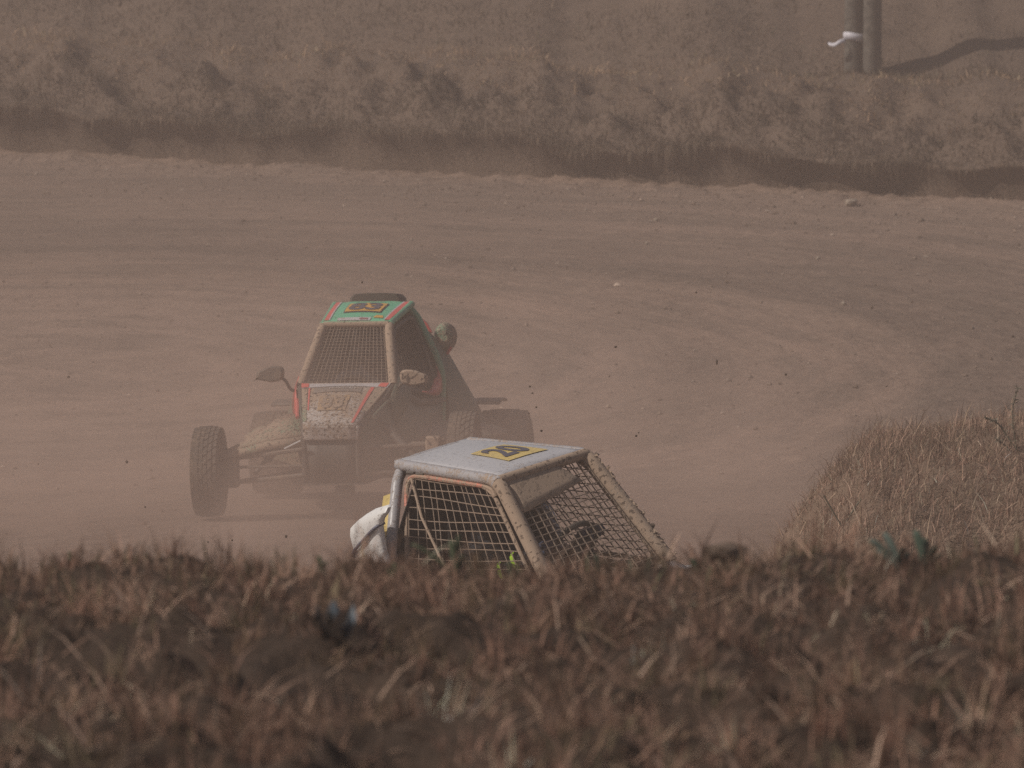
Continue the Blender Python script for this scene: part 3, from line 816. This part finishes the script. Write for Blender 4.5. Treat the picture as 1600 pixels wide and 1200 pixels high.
    # mirrors
    if D['mirror']:
        for s in (-1, 1):
            m = MB(); hd = V(xa + .03, s * (wa + .165), za + .075) if s < 0 else V(xa + .0, s * (wa + .13), za + .045)
            base = V(xa - .02, s * (wa + .02), za - .03); neck = hd + V(0, -s * .085, -.035)
            m.tube(fillet([base, V(xa + .01, s * (wa + .06), za - .02) if s < 0 else L(base, neck, .5) + V(.02, 0, 0), neck, hd], .03, 4), .010, 7)
            mm = m.build('mirror_stem', 'dark_panel', root)
            shell = []
            for xx, k in ((-.03, .55), (.0, .95), (.035, 1.0), (.05, .8)):
                rg = []
                for q in range(16):
                    a = 2 * math.pi * q / 16; yy = math.copysign(abs(math.cos(a)) ** .6, math.cos(a)); zz = math.copysign(abs(math.sin(a)) ** .6, math.sin(a))
                    taper = 1 - .28 * (s * yy > .3)
                    rg.append(hd + V(xx, .083 * yy * k, .047 * zz * k * taper - .008 * yy * s))
                shell.append(rg)
            m = MB(); m.grid(shell, True, flip=True)
            for rg, fl in ((shell[0], 0), (shell[-1], 1)):
                b0 = len(m.v); m.v += [tuple(v) for v in rg]; m.f.append(tuple(range(b0, b0 + 16))[::(1 if fl else -1)])
            m.build('mirror_shell', D['mirror_mat'] if s > 0 else 'arm_metal', root)
    # seat and wheel
    seat_rows = []
    for X, z, wd, dz in ((.18, .30, .19, .05), (-.05, .25, .21, .09), (-.22, .26, .21, .11), (-.30, .50, .21, .10), (-.34, .74, .20, .07), (-.36, .92, .13, .03), (-.37, .98, .11, .02)):
        seat_rows.append([V(X + (dz * .4 if z > .3 else 0), -wd, z + (dz if z < .45 else 0)), V(X, -wd * .7, z), V(X - .012, 0, z), V(X, wd * .7, z), V(X + (dz * .4 if z > .3 else 0), wd, z + (dz if z < .45 else 0))])
    m = MB(); m.grid(seat_rows); m.build('seat', 'interior_black', root, solid=.02, sub=1)
    m = MB(); c = V(.30, 0, .67 + D['hz']); ax = V(.82, 0, -.57).normalized(); e1 = V(0, 1, 0); e2 = ax.cross(e1)
    m.tube([c + (e1 * math.cos(a) + e2 * math.sin(a)) * .125 for a in (2 * math.pi * k / 28 for k in range(28))], .013, 8, close=True)
    for a in (0, math.pi, -math.pi / 2): m.tube([c, c + (e1 * math.cos(a) + e2 * math.sin(a)) * .135], .009, 6)
    m.tube([c, c + ax * .25], .016, 8); m.build('steering_wheel', 'black_trim', root)
    m = MB(); rows = []
    for t, z, hw in ((0, .0, 1), (.35, .035, .98), (.7, .045, .95), (1, .02, .9)):
        rows.append([V(xa - .01 - .15 * t, y * (wa - .03) * hw, za - .03 + z * (1 - .6 * abs(y)) + (0)) for y in (-1, -.6, -.2, .2, .6, 1)])
    m.grid(rows); m.build('dashboard', D['dash_mat'], root, solid=.01, sub=1)
    D.update(roof=roof, rs=rs, hood=hood, hs=hs, ws=ws, root=root)
    return root

def scoop(root, prof, mat, name='air_scoop', sub=1):
    """prof: list of closed rings"""
    m = MB(); m.grid(prof, True)
    for r, fl in ((prof[0], 0), (prof[-1], 1)):
        b0 = len(m.v); m.v += [tuple(v) for v in r]; m.f.append(tuple(range(b0, b0 + len(r)))[::(1 if fl else -1)])
    return m.build(name, mat, root, sub=sub)

# ---- the green kart, number 83
G = dict(net_up=-.02, rail_mat='green_hoop', ptube=.027, zf=1.078, wf=.195, wr=.232, xr=-.375, wa=.275, xa=.535, za=.735, wb=.42, xb=-.35, sill=.60, tube=.021, nw=.157, fl_lift=.075, steer=.05,
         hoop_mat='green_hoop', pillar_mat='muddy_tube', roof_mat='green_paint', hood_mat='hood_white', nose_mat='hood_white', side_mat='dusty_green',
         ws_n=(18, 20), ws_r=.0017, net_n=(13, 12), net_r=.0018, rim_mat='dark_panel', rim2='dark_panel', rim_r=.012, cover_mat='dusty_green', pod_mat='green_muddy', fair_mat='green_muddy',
         mirror=True, no_left_fairing=True, hz=0, net_mat='dark_cord', mirror_mat='mud_cake', dash_mat='mud_cake',
         cover=[(-.40, 1.11, .225, .42, .80, .44), (-.60, 1.06, .25, .46, .84, .68), (-.80, .92, .20, .45, .70, .68), (-1.08, .68, .16, .34, .52, .42)])
k83 = make_kart(G, K83, 'green_kart', 'green race kart with number 83 on the roof, alone in the haze')
roof, rs, hood, hs, ws = G['roof'], G['rs'], G['hood'], G['hs'], G['ws']
# seen from the front the reader's left is the kart's right (u = 0)
for q in ([(.02, .06), (.085, .06), (.085, .95), (.02, .95)], [(.915, .06), (.98, .06), (.98, .95), (.915, .95)]):
    sheet(roof, q, .004, 2, 6, rs).build('roof_stripe', 'pink_paint', k83)
for q in ([(.085, .06), (.105, .06), (.105, .95), (.085, .95)], [(.895, .06), (.915, .06), (.915, .95), (.895, .95)]):
    sheet(roof, q, .004, 2, 6, rs).build('roof_stripe', 'hood_band', k83)
sheet(roof, [(.245, .30), (.775, .30), (.775, .74), (.245, .74)], .004, 4, 4, rs).build('plate_border', 'ink', k83)
pl_ = sheet(roof, [(.26, .32), (.76, .32), (.76, .72), (.26, .72)], .007, 4, 4, rs).build('number_plate', 'amber_plate', k83)
text_on('numeral', roof, [(.29, .355), (.725, .355), (.725, .695), (.29, .695)], '83', 'ink', k83, .010, .035, rs)
sheet(roof, [(.21, .03), (.70, .03), (.70, .12), (.21, .12)], .004, 4, 2, rs).build('sticker', 'hood_band', k83)
sheet(roof, [(.54, .05), (.66, .05), (.66, .09), (.54, .09)], .007, 3, 1, rs).build('sticker', 'red_letter', k83)
sheet(roof, [(.72, .12), (.87, .12), (.84, .20), (.75, .20)], .004, 3, 2, rs).build('sticker', 'amber_plate', k83)
text_on('roof_lettering', roof, [(.30, .83), (.68, .83), (.68, .90), (.30, .90)], 'AUTOCROSS', 'dusty_green', k83, .006, 0, rs)
# bonnet: u right to left, v nose to cowl
sheet(hood, [(.0, .88), (1, .88), (1, 1.0), (.0, 1.0)], .004, 8, 2, hs).build('bonnet_band', 'hood_band', k83)
for q in ([(0, .89), (.085, .89), (.085, .995), (0, .995)], [(.89, .89), (.985, .89), (.985, .995), (.89, .995)]):
    sheet(hood, q, .007, 2, 1, hs).build('bonnet_stripe', 'pink_paint', k83)
sheet(hood, [(0, .05), (.07, .05), (.07, .87), (0, .87)], .004, 2, 6, hs).build('bonnet_stripe', 'green_muddy', k83)
sheet(hood, [(.93, .30), (1, .30), (1, .87), (.87, .87)], .004, 2, 6, hs).build('bonnet_stripe', 'green_muddy', k83)
sheet(hood, [(.085, .30), (.105, .30), (.105, .87), (.085, .87)], .004, 1, 5, hs).build('bonnet_stripe', 'pink_paint', k83)
sheet(hood, [(.885, .02), (.925, .02), (.862, .87), (.82, .87)], .004, 1, 6, hs).build('bonnet_stripe', 'pink_paint', k83)
sheet(hood, [(.15, .70), (.75, .70), (.73, .86), (.15, .86)], .004, 5, 2, hs).build('bonnet_banner', 'hood_strip', k83)
text_on('banner_lettering', hood, [(.34, .78), (.72, .78), (.71, .84), (.34, .84)], 'RACER', 'pale_letter', k83, .007, .02, hs)
sheet(hood, [(.24, .25), (.68, .25), (.66, .60), (.24, .60)], .004, 5, 3, hs).build('number_plate', 'hood_plate', k83)
text_on('numeral', hood, [(.29, .29), (.62, .29), (.61, .56), (.29, .56)], '83', 'faint_ink', k83, .007, .03, hs)
# pink edge under the side openings, wrapping up behind
for s in (-1, 1):
    sd_ = G['side%d' % s]; rows = []
    path = [(.52, .01), (.36, .0), (.18, .02), (.04, .10), (-.04, .24), (-.05, .46)]
    wid = [.02, .09, .17, .21, .17, .05]
    pth = fillet([V(a, b, 0) for a, b in path], .2, 3)
    for i, q in enumerate(pth):
        wdt = np.interp(i / (len(pth) - 1) * 5, range(6), wid); t = (pth[min(i + 1, len(pth) - 1)] - pth[max(i - 1, 0)]).normalized(); nn = V(t.y, -t.x, 0) * wdt
        a = sd_(q.x, q.y); b = sd_(q.x + nn.x * 0.5, q.y + nn.y * .9)
        rows.append([a + V(0, s * .022, 0), (a + b) / 2 + V(0, s * .034, 0), b + V(0, s * .026, 0)])
    m = MB(); m.grid(rows, flip=s > 0); m.build('side_trim', 'pink_paint', k83, solid=.01)
    # bright edge of the body ahead of the opening
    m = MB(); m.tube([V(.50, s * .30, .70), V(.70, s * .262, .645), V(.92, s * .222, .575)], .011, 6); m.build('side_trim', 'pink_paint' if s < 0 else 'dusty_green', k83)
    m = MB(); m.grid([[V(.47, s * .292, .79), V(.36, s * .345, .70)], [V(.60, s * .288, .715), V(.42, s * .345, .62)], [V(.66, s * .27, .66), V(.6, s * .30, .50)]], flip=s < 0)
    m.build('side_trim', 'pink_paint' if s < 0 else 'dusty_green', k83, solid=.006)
    if s < 0: continue
    # rounded air scoop behind the cage
    rings = []
    for X, k in ((-.52, .62), (-.56, 1.0), (-.68, 1.02), (-.80, .8)):
        rings.append([V(X, s * (.385 + .062 * math.cos(a) * k), .955 + .098 * math.sin(a) * k) for a in (2 * math.pi * q / 12 for q in range(12))])
    scoop(k83, rings, 'green_muddy')
    m = MB(); m.tube([V(-.545, s * (.380 + .064 * math.cos(a)), .953 + .10 * math.sin(a)) for a in np.linspace(-2.0, -.5, 9)], .009, 6); m.build('scoop_trim', 'pink_paint', k83)
    m = MB(); m.tube([V(-.50, s * .25, 1.085), V(-.50, s * .295, 1.045), V(-.50, s * .325, .99)], .012, 6); m.build('side_trim', 'pink_paint', k83)
# black air box over the roof
m = MB(); rows = []
for X, k, zz in ((-.45, .9, 0), (-.47, 1, 0), (-.62, 1, -.01), (-.64, .9, -.01)):
    rows.append([V(X, y * .158 * k, 1.135 + zz + h * .095) for y, h in ((-1.05, 0), (-1, .75), (-.86, 1), (-.4, 1.06), (.4, 1.06), (.86, 1), (1, .75), (1.05, 0))])
m.grid(rows); b0 = len(m.v); m.v += [tuple(v) for v in rows[0]]; m.f.append(tuple(range(b0, b0 + 8))[::-1]); m.build('air_box', 'dark_panel', k83)
# bright strip and brake duct by the front wheels
m = MB(); m.tube([V(1.10, -.17, .452), V(1.08, -.27, .405)], .005, 6); m.build('bright_rod', 'chrome', k83)
m = MB(); m.box((.93, .575, .40), (.08, .085, .125)); m.build('brake_duct', 'mud_cake', k83, bevel=.012)

# ---- the white kart, number 20
W = dict(net_up=.003, rail_mat='grey_tube', ptube=.032, zf=1.107, wf=.25, wr=.205, xr=-.54, wa=.328, xa=.54, za=.60, wb=.475, xb=-.39, sill=.60, tube=.026, nw=.19, fl_lift=0, steer=-.1,
         hoop_mat='grey_tube', pillar_mat='muddy_tube', roof_mat='white_paint', hood_mat='white_paint', nose_mat='white_paint', side_mat='white_paint',
         ws_n=(14, 19), ws_r=.0028, net_n=(14, 13), net_r=.0029, rim_mat='muddy_tube', rim2='muddy_tube', rim_r=.0095, cover_mat='dark_panel', pod_mat='white_paint', fair_mat='white_paint',
         mirror=False, no_left_fairing=False, hz=.08, net_mat='net_cord', mirror_mat='mud_cake', dash_mat='mud_cake',
         cover=[(-.44, .62, .20, .36, .52, .40), (-.62, .62, .20, .36, .52, .42), (-.80, .58, .19, .34, .48, .42), (-1.08, .50, .16, .30, .42, .36)])
k20 = make_kart(W, K20, 'white_kart', 'white race kart with number 20 on the roof, half hidden by the near mound')
roof, rs, hood, hs, ws = W['roof'], W['rs'], W['hood'], W['hs'], W['ws']
pl_ = sheet(roof, [(.34, .18), (.80, .18), (.75, .52), (.34, .52)], .004, 5, 4, rs).build('number_plate', 'yellow_plate', k20)
text_on('numeral', roof, [(.40, .24), (.73, .24), (.70, .49), (.39, .49)], '20', 'ink', k20, .007, .03, rs)
# muddy visor strip over the top of the windscreen
vz = bil(ws(0, .70), ws(.80, .80), ws(.62, 1.0), ws(0, 1.0))
m = MB(); m.grid([[vz(i / 8, j / 4) + pn(ws, .5, .5) * .012 for i in range(9)] for j in range(5)]); m.build('windscreen_visor', 'visor_mud', k20, solid=.006)
m = MB(); m.tube(fillet([W['side-1'](.055, .72), W['side-1'](.06, .95), W['side-1'](.93, .94), W['side-1'](.932, .86)], .10, 6), .0108, 8); m.build('rim_cover', 'orange_paint', k20)
# cord and lime strap in the right-hand window
sr = W['side-1']
m = MB(); m.tube([sr(.13, .93) - V(0, .012, 0), sr(.22, .66) - V(0, .02, 0), sr(.33, .40) - V(0, .022, 0), sr(.42, .05) - V(0, .012, 0)], .0062, 7); m.build('net_strap', 'muddy_tube', k20)
m = MB()
for u in (.02, .12): m.tube([sr(u + .05, .965), sr(u + .13, .972)], .011, 6)
m.build('rim_clip', 'dark_panel', k20)
# number board on the side of the hoop, almost edge-on
m = MB(); m.grid([[V(-.49, -.275, 1.07), V(-.575, -.295, 1.05)], [V(-.44, -.36, .96), V(-.52, -.385, .945)], [V(-.415, -.435, .85), V(-.465, -.465, .825)]]); m.build('side_number_plate', 'yellow_plate', k20, solid=.01)
# big white scoop on the right rear with a blue cord
def ring_at(c, e1, e2, a, b, pw=.65, n=16):
    r = []
    for q in range(n):
        t = 2 * math.pi * q / n; r.append(c + e1 * a * math.copysign(abs(math.cos(t)) ** pw, math.cos(t)) + e2 * b * math.copysign(abs(math.sin(t)) ** pw, math.sin(t)))
    return r
rings = []
for c, a, b in [(V(-.375, -.455, 1.045), .05, .012), (V(-.395, -.468, 1.03), .085, .018), (V(-.43, -.478, 1.005), .115, .022), (V(-.475, -.482, .975), .122, .024), (V(-.490, -.484, .94), .118, .024), (V(-.486, -.486, .83), .108, .024), (V(-.456, -.488, .74), .098, .024), (V(-.43, -.49, .62), .09, .022), (V(-.415, -.49, .52), .085, .02)]:
    rings.append(ring_at(c, V(1, -.02, .18).normalized(), V(.12, 1, 0).normalized(), a, b, .55, 24))
SC = scoop(k20, rings, 'scoop_white', sub=0)
sf = lambda u, v: V(L(-.57, -.38, u), -.512, L(.70, 1.0, v))
m = MB(); m.tube(fillet([V(-.37, -.47, .975), V(-.385, -.514, .965), V(-.47, -.520, .915), V(-.56, -.520, .86), V(-.612, -.50, .83), V(-.612, -.46, .82)], .03, 5), .0075, 7); m.build('tie_cord', 'blue_cord', k20)
text_on('scoop_lettering', sf, [(.60, .66), (.72, .02), (.90, .02), (.78, .66)], 'autocross', 'grey_letter', k20, .004, .0, -1)
m = MB(); rd_ = random.Random(3)
for k in range(46):
    t = rd_.random(); c = L(V(.22, W['wf'] + .02, 1.105), V(W['xa'] + .01, W['wa'] + .015, W['za'] + .02), t) + V(rd_.uniform(.0, .012), rd_.uniform(-.012, .012), rd_.uniform(0, .01))
    q = rd_.uniform(.006, .016); o_ = [V(1, 0, 0), V(0, 1, 0), V(-1, 0, 0), V(0, -1, 0), V(0, 0, 1), V(0, 0, -1)]
    m.add([c + v * q * rd_.uniform(.6, 1.3) for v in o_], [(0, 1, 4), (1, 2, 4), (2, 3, 4), (3, 0, 4), (1, 0, 5), (2, 1, 5), (3, 2, 5), (0, 3, 5)])
m.build('mud_lumps', 'mud_cake', k20)['kind'] = 'stuff'

# ------------------------------------------------------------------ drivers
def skin_mesh(name, verts, edges, radii, mat, parent, root_i=0, sub=1):
    me = bpy.data.meshes.new(name); me.from_pydata([tuple(v) for v in verts], edges, [])
    o = link(name, me, mat, parent)
    o.modifiers.new('skin', 'SKIN')
    if not me.skin_vertices: me.skin_vertices.new()
    for k, sv in enumerate(me.skin_vertices[0].data):
        sv.radius = radii[k] if isinstance(radii[k], tuple) else (radii[k], radii[k]); sv.use_root = (k == root_i)
    s = o.modifiers.new('sub', 'SUBSURF'); s.levels = sub; s.render_levels = sub
    return o
def driver(M, label, trim, hz):
    vs_ = [V(-.17, 0, .40), V(-.23, 0, .56), V(-.28, 0, .70), V(-.30, 0, .78), V(-.27, 0, .85), V(-.25, 0, .93)]
    rd = [(.13, .11), (.13, .10), (.15, .11), .06, .075, .085]; ed = [(k, k + 1) for k in range(5)]
    for s in (-1, 1):
        n = len(vs_); vs_ += [V(-.27, s * .15, .72), V(-.24, s * .19, .68), V(-.04, s * .245, .54 + hz), V(.12, s * .18, .63 + hz), V(.24, s * .135, .70 + hz)]
        rd += [.075, .07, .052, .045, .035]; ed += [(2, n), (n, n + 1), (n + 1, n + 2), (n + 2, n + 3), (n + 3, n + 4)]
        n = len(vs_); vs_ += [V(-.12, s * .09, .38), V(.14, s * .11, .48), V(.36, s * .12, .52), V(.56, s * .10, .40), V(.74, s * .09, .30), V(.82, s * .09, .36)]
        rd += [.09, .08, .062, .055, .042, .035]; ed += [(0, n)] + [(n + k, n + k + 1) for k in range(5)]
    b = skin_mesh('person', vs_, ed, rd, 'suit_cloth', None); b.matrix_world = M
    thing(b, label, 'person')
    for s in (-1, 1):
        hv = [V(.24, s * .135, .70 + hz), V(.285, s * .135, .715 + hz)]; hr = [.03, .034]; he = [(0, 1)]
        for k in range(4):
            n = len(hv); y = s * (.135 + (k - 1.5) * .021); ln = (.030, .034, .032, .026)[k]
            hv += [V(.305, y, .725 + hz), V(.325, y, .725 - ln * .4 + hz), V(.318, y, .70 - ln * .5 + hz), V(.298, y, .695 + hz)]; hr += [.0095, .009, .0085, .008]; he += [(1, n), (n, n + 1), (n + 1, n + 2), (n + 2, n + 3)]
        n = len(hv); hv += [V(.275, s * .10, .715 + hz), V(.29, s * .082, .71 + hz), V(.305, s * .08, .70 + hz)]; hr += [.012, .011, .009]; he += [(1, n), (n, n + 1), (n + 1, n + 2)]
        skin_mesh('glove', hv, he, hr, 'suit_blue', b)
    m = MB(); rings = []
    for k in range(11):
        t = math.pi * k / 10; r = math.sin(t); z = math.cos(t)
        rings.append([V(-.235 + .145 * r * math.cos(a) + (.02 if z < 0 else 0), .118 * r * math.sin(a), .945 + .135 * z) for a in (2 * math.pi * q / 20 for q in range(20))])
    m.grid(rings, True, flip=True); h = m.build('helmet', 'helmet_shell', b)
    m = MB(); m.grid([[V(-.235 + .149 * math.cos(a) * k, .123 * math.sin(a) * k, .945 + z) for a in np.linspace(-1.15, 1.15, 12)] for z, k in ((-.03, .975), (.01, 1.0), (.055, .92))])
    m.build('visor', 'visor_tint', h)
    if trim:
        for t0 in (.25, .55):
            a_, c_ = V(.0, -.228, .57 + hz), V(.24, -.135, .70 + hz); m = MB(); m.tube([L(a_, c_, t0), L(a_, c_, t0 + .08)], .054, 12, False); m.build('sleeve_trim', 'lime_cloth', b)
    return b
driver(K83, 'person in dark helmet and overalls seated in the green kart', False, 0)
driver(K20, 'person in dark helmet and overalls seated in the white kart', True, .08)

# ------------------------------------------------------------------ green weeds and litter on the near mound
def weed(px, py, Y, leaves, name, label, tint):
    p = on_ground(px, py, near_mound_z, Y - 1.6, Y + 1.6)
    root = empty(name, p - V(0, 0, .01)); thing(root, label, 'plant')
    for (dx, h, wd, bend) in leaves:
        n = 8; m = MB(); rows = []
        for k in range(n + 1):
            t = k / n; c = V(dx * (t ** 1.3), bend * t * t, h * (t - .18 * t * t)); wv = wd * (math.sin(math.pi * min(1, .12 + .88 * (1 - t) ** .7 + .0)) ** .8 if t > .3 else .45 + 1.6 * t)
            side = V(.93, .36 * (1 if dx > 0 else -1), 0)
            rows.append([c - side * wv / 2, c + V(0, wd * .14, -.002), c + side * wv / 2])
        m.grid(rows); o = m.build('leaf', 'leaf', root, solid=.0012)
        a = o.data.color_attributes.new('tint', 'FLOAT_COLOR', 'POINT')
        for q in a.data: q.color = tint + (1,)
weed(1405, 885, 12.4, [(-.055, .075, .020, .01), (-.028, .09, .016, .02), (.008, .06, .014, -.02), (-.04, .05, .018, .03), (.02, .045, .012, 0)], 'green_weed', 'broad leafed blue green weed on the near crest, left of its twin', (.13, .165, .14))
weed(1445, 890, 12.5, [(-.018, .105, .018, .01), (.0, .085, .02, .02), (.022, .07, .014, -.02), (.035, .05, .012, .01)], 'green_weed', 'upright green weed on the near crest, rightmost of the two broad leafed ones', (.10, .14, .105))
weed(712, 900, 12.4, [(-.01, .095, .012, 0), (.006, .105, .010, .01), (-.085, .085, .012, .01), (.015, .06, .012, 0)], 'green_weed', 'thin grey green weed rising in front of the white kart window net', (.12, .15, .09))
weed(620, 905, 12.4, [(-.006, .05, .012, 0), (.012, .04, .01, .01), (-.02, .035, .01, 0)], 'green_weed', 'small green weed below the white air scoop on the near crest', (.08, .12, .06))
weed(800, 905, 12.3, [(-.008, .06, .01, 0), (.012, .05, .01, .01), (.02, .035, .01, 0)], 'green_weed', 'small green weed in front of the muddy windscreen pillar', (.08, .12, .06))
weed(935, 898, 12.4, [(-.006, .06, .012, 0), (.014, .045, .012, .01)], 'green_weed', 'small green weed in front of the wire windscreen', (.09, .12, .085))
weed(1090, 888, 12.4, [(-.012, .035, .012, 0), (.014, .03, .012, .01)], 'green_weed', 'low green weed left of the brown lump of earth', (.08, .11, .07))
weed(985, 905 - 5, 12.3, [(-.012, .03, .012, 0), (.0, .05, .008, .01)], 'green_weed', 'low green weed at the foot of the far windscreen pillar', (.09, .12, .08))
weed(503, 893, 12.4, [(-.006, .05, .008, 0), (.008, .035, .008, .01)], 'green_weed', 'thin lone green stalk on the near crest below the green kart', (.10, .13, .07))
weed(110, 880, 12.4, [(-.002, .045, .008, 0), (.012, .03, .008, .01)], 'green_weed', 'thin lone green stalk on the near crest at the far left', (.10, .13, .07))

p = on_ground(522, 992, near_mound_z, 8.5, 14)
lit = empty('litter_scrap', p + V(0, 0, .008)); thing(lit, 'crumpled scrap of blue and black plastic lying in the near grass', 'litter')
def crumple(sz, seed, mat, loc):
    m = MB(); r = random.Random(seed); n = 7
    m.grid([[V((i / n - .5) * sz[0], (j / n - .5) * sz[1], r.uniform(-1, 1) * sz[2] + .03 * math.sin(i)) for i in range(n + 1)] for j in range(n + 1)])
    o = m.build('film', mat, lit, solid=.001); o.location = loc; o.rotation_euler = (R(28), 0, R(r.uniform(-30, 30)))
crumple((.042, .04, .006), 2, 'blue_scrap', (.012, 0, .016)); crumple((.026, .03, .005), 5, 'black_scrap', (-.02, -.01, .012))

# weed and dead stalks on the heap
def stalk_plant(px, py, Y, name, label, stems, mat):
    p = cam_pt(px, py, Y); p.z = float(right_mound_z(np.array([p.x]), np.array([p.y]))[0]) - .02
    root = empty(name, p); thing(root, label, 'plant'); rd = random.Random(int(px))
    for pts, r in stems:
        P = [V(*q) for q in pts]; m = MB(); m.tube(fillet(P, .1, 3), r, 5); s = m.build('stem', mat, root)
        if name == 'weed_bush':
            m = MB()
            for k in range(46):
                t = rd.random() ** .6; i = min(len(P) - 2, int(t * (len(P) - 1))); c = L(P[i], P[i + 1], t * (len(P) - 1) - i)
                d = V(rd.gauss(0, 1), rd.gauss(0, 1), rd.gauss(.3, .7)).normalized() * rd.uniform(.012, .038); q = d.orthogonal().normalized() * .0035
                m.add([c, c + d * .5 + q, c + d, c + d * .5 - q], [(0, 1, 2, 3)])
            o = m.build('foliage', 'leaf', s, smooth=False); o['kind'] = 'stuff'
            a = o.data.color_attributes.new('tint', 'FLOAT_COLOR', 'POINT')
            for q in a.data:
                v = rd.uniform(.7, 1.4); q.color = (.19 * v, .165 * v, .125 * v, 1)
stalk_plant(1590, 655, 35.2, 'weed_bush', 'wispy grey green weed standing on the grassy heap at right', [
    ([(0, 0, 0), (-.02, 0, .12), (-.03, 0, .24), (.0, 0, .36)], .003), ([(.02, 0, 0), (-.05, .02, .09), (-.11, .02, .18), (-.17, .02, .19)], .004),
    ([(-.02, 0, 0), (-.08, 0, .06), (-.12, 0, .09)], .003), ([(.05, 0, 0), (.06, 0, .14), (.10, 0, .22)], .003)], 'weed_stem')
stalk_plant(1392, 690, 34.3, 'dead_stalk', 'thin pale upright dead stalk on the crest of the heap', [([(.0, 0, 0), (-.005, 0, .1), (-.02, 0, .22)], .0028)], 'straw_stem')
stalk_plant(1318, 735, 33.6, 'dead_stalk', 'dark forked dead stalk on the nose of the heap', [([(0, 0, 0), (.04, 0, .08), (.09, 0, .15)], .004), ([(0, 0, 0), (-.06, 0, .10), (-.10, 0, .17)], .004)], 'weed_stem')

# ------------------------------------------------------------------ dust and haze
m = bpy.data.materials.new('dust'); m.use_nodes = True; nt = m.node_tree; nt.nodes.clear(); MATS['dust'] = m
o_ = nt.nodes.new('ShaderNodeOutputMaterial'); pv = nt.nodes.new('ShaderNodeVolumePrincipled')
pv.inputs['Color'].default_value = (.90, .675, .57, 1)
tc = nt.nodes.new('ShaderNodeTexCoord'); le = nt.nodes.new('ShaderNodeVectorMath'); le.operation = 'LENGTH'
nt.links.new(tc.outputs['Object'], le.inputs[0])
fall = N(nt, 'ShaderNodeMapRange', interpolation_type='SMOOTHSTEP'); fall.inputs[1].default_value = 1.0; fall.inputs[2].default_value = .1
fall.inputs[3].default_value = 0; fall.inputs[4].default_value = 1
nt.links.new(le.outputs['Value'], fall.inputs[0])
sep = nt.nodes.new('ShaderNodeSeparateXYZ'); nt.links.new(tc.outputs['Object'], sep.inputs[0])
mp = N(nt, 'ShaderNodeMapping'); mp.inputs['Scale'].default_value = (5.5, 3, 2); nt.links.new(tc.outputs['Object'], mp.inputs[0])
nz = noise(nt, mp.outputs[0], 1.1, 3, .55)
nzr = N(nt, 'ShaderNodeMapRange'); nzr.inputs[1].default_value = .34; nzr.inputs[2].default_value = .68; nzr.inputs[3].default_value = .08; nzr.inputs[4].default_value = 1.6
nt.links.new(nz, nzr.inputs[0])
hz = math_(nt, 'POWER', 2.718, math_(nt, 'MULTIPLY', math_(nt, 'MAXIMUM', sep.outputs['Z'], 0), -2.6))
DUST = .31
dn = math_(nt, 'MULTIPLY', math_(nt, 'MULTIPLY', math_(nt, 'MULTIPLY', fall.outputs[0], nzr.outputs[0]), hz), DUST)
nt.links.new(dn, pv.inputs['Density']); nt.links.new(pv.outputs[0], o_.inputs['Volume'])
bm = bmesh.new(); bmesh.ops.create_icosphere(bm, subdivisions=4, radius=1)
me = bpy.data.meshes.new('dust_cloud'); bm.to_mesh(me); bm.free()
dc = link('dust_cloud', me, 'dust', None, 'stuff'); dc.location = (-1.6, 37.4, .1); dc.scale = (5.6, 5.8, 2.8)

m = bpy.data.materials.new('haze_air'); m.use_nodes = True; nt = m.node_tree; nt.nodes.clear(); MATS['haze_air'] = m
o_ = nt.nodes.new('ShaderNodeOutputMaterial'); pv = nt.nodes.new('ShaderNodeVolumePrincipled')
pv.inputs['Color'].default_value = (.86, .70, .62, 1); pv.inputs['Density'].default_value = .0044
nt.links.new(pv.outputs[0], o_.inputs['Volume'])
b_ = MB(); b_.box((0, 0, 5.2), (900, 900, 14.4)); b_.build('haze', 'haze_air', smooth=False)['kind'] = 'stuff'
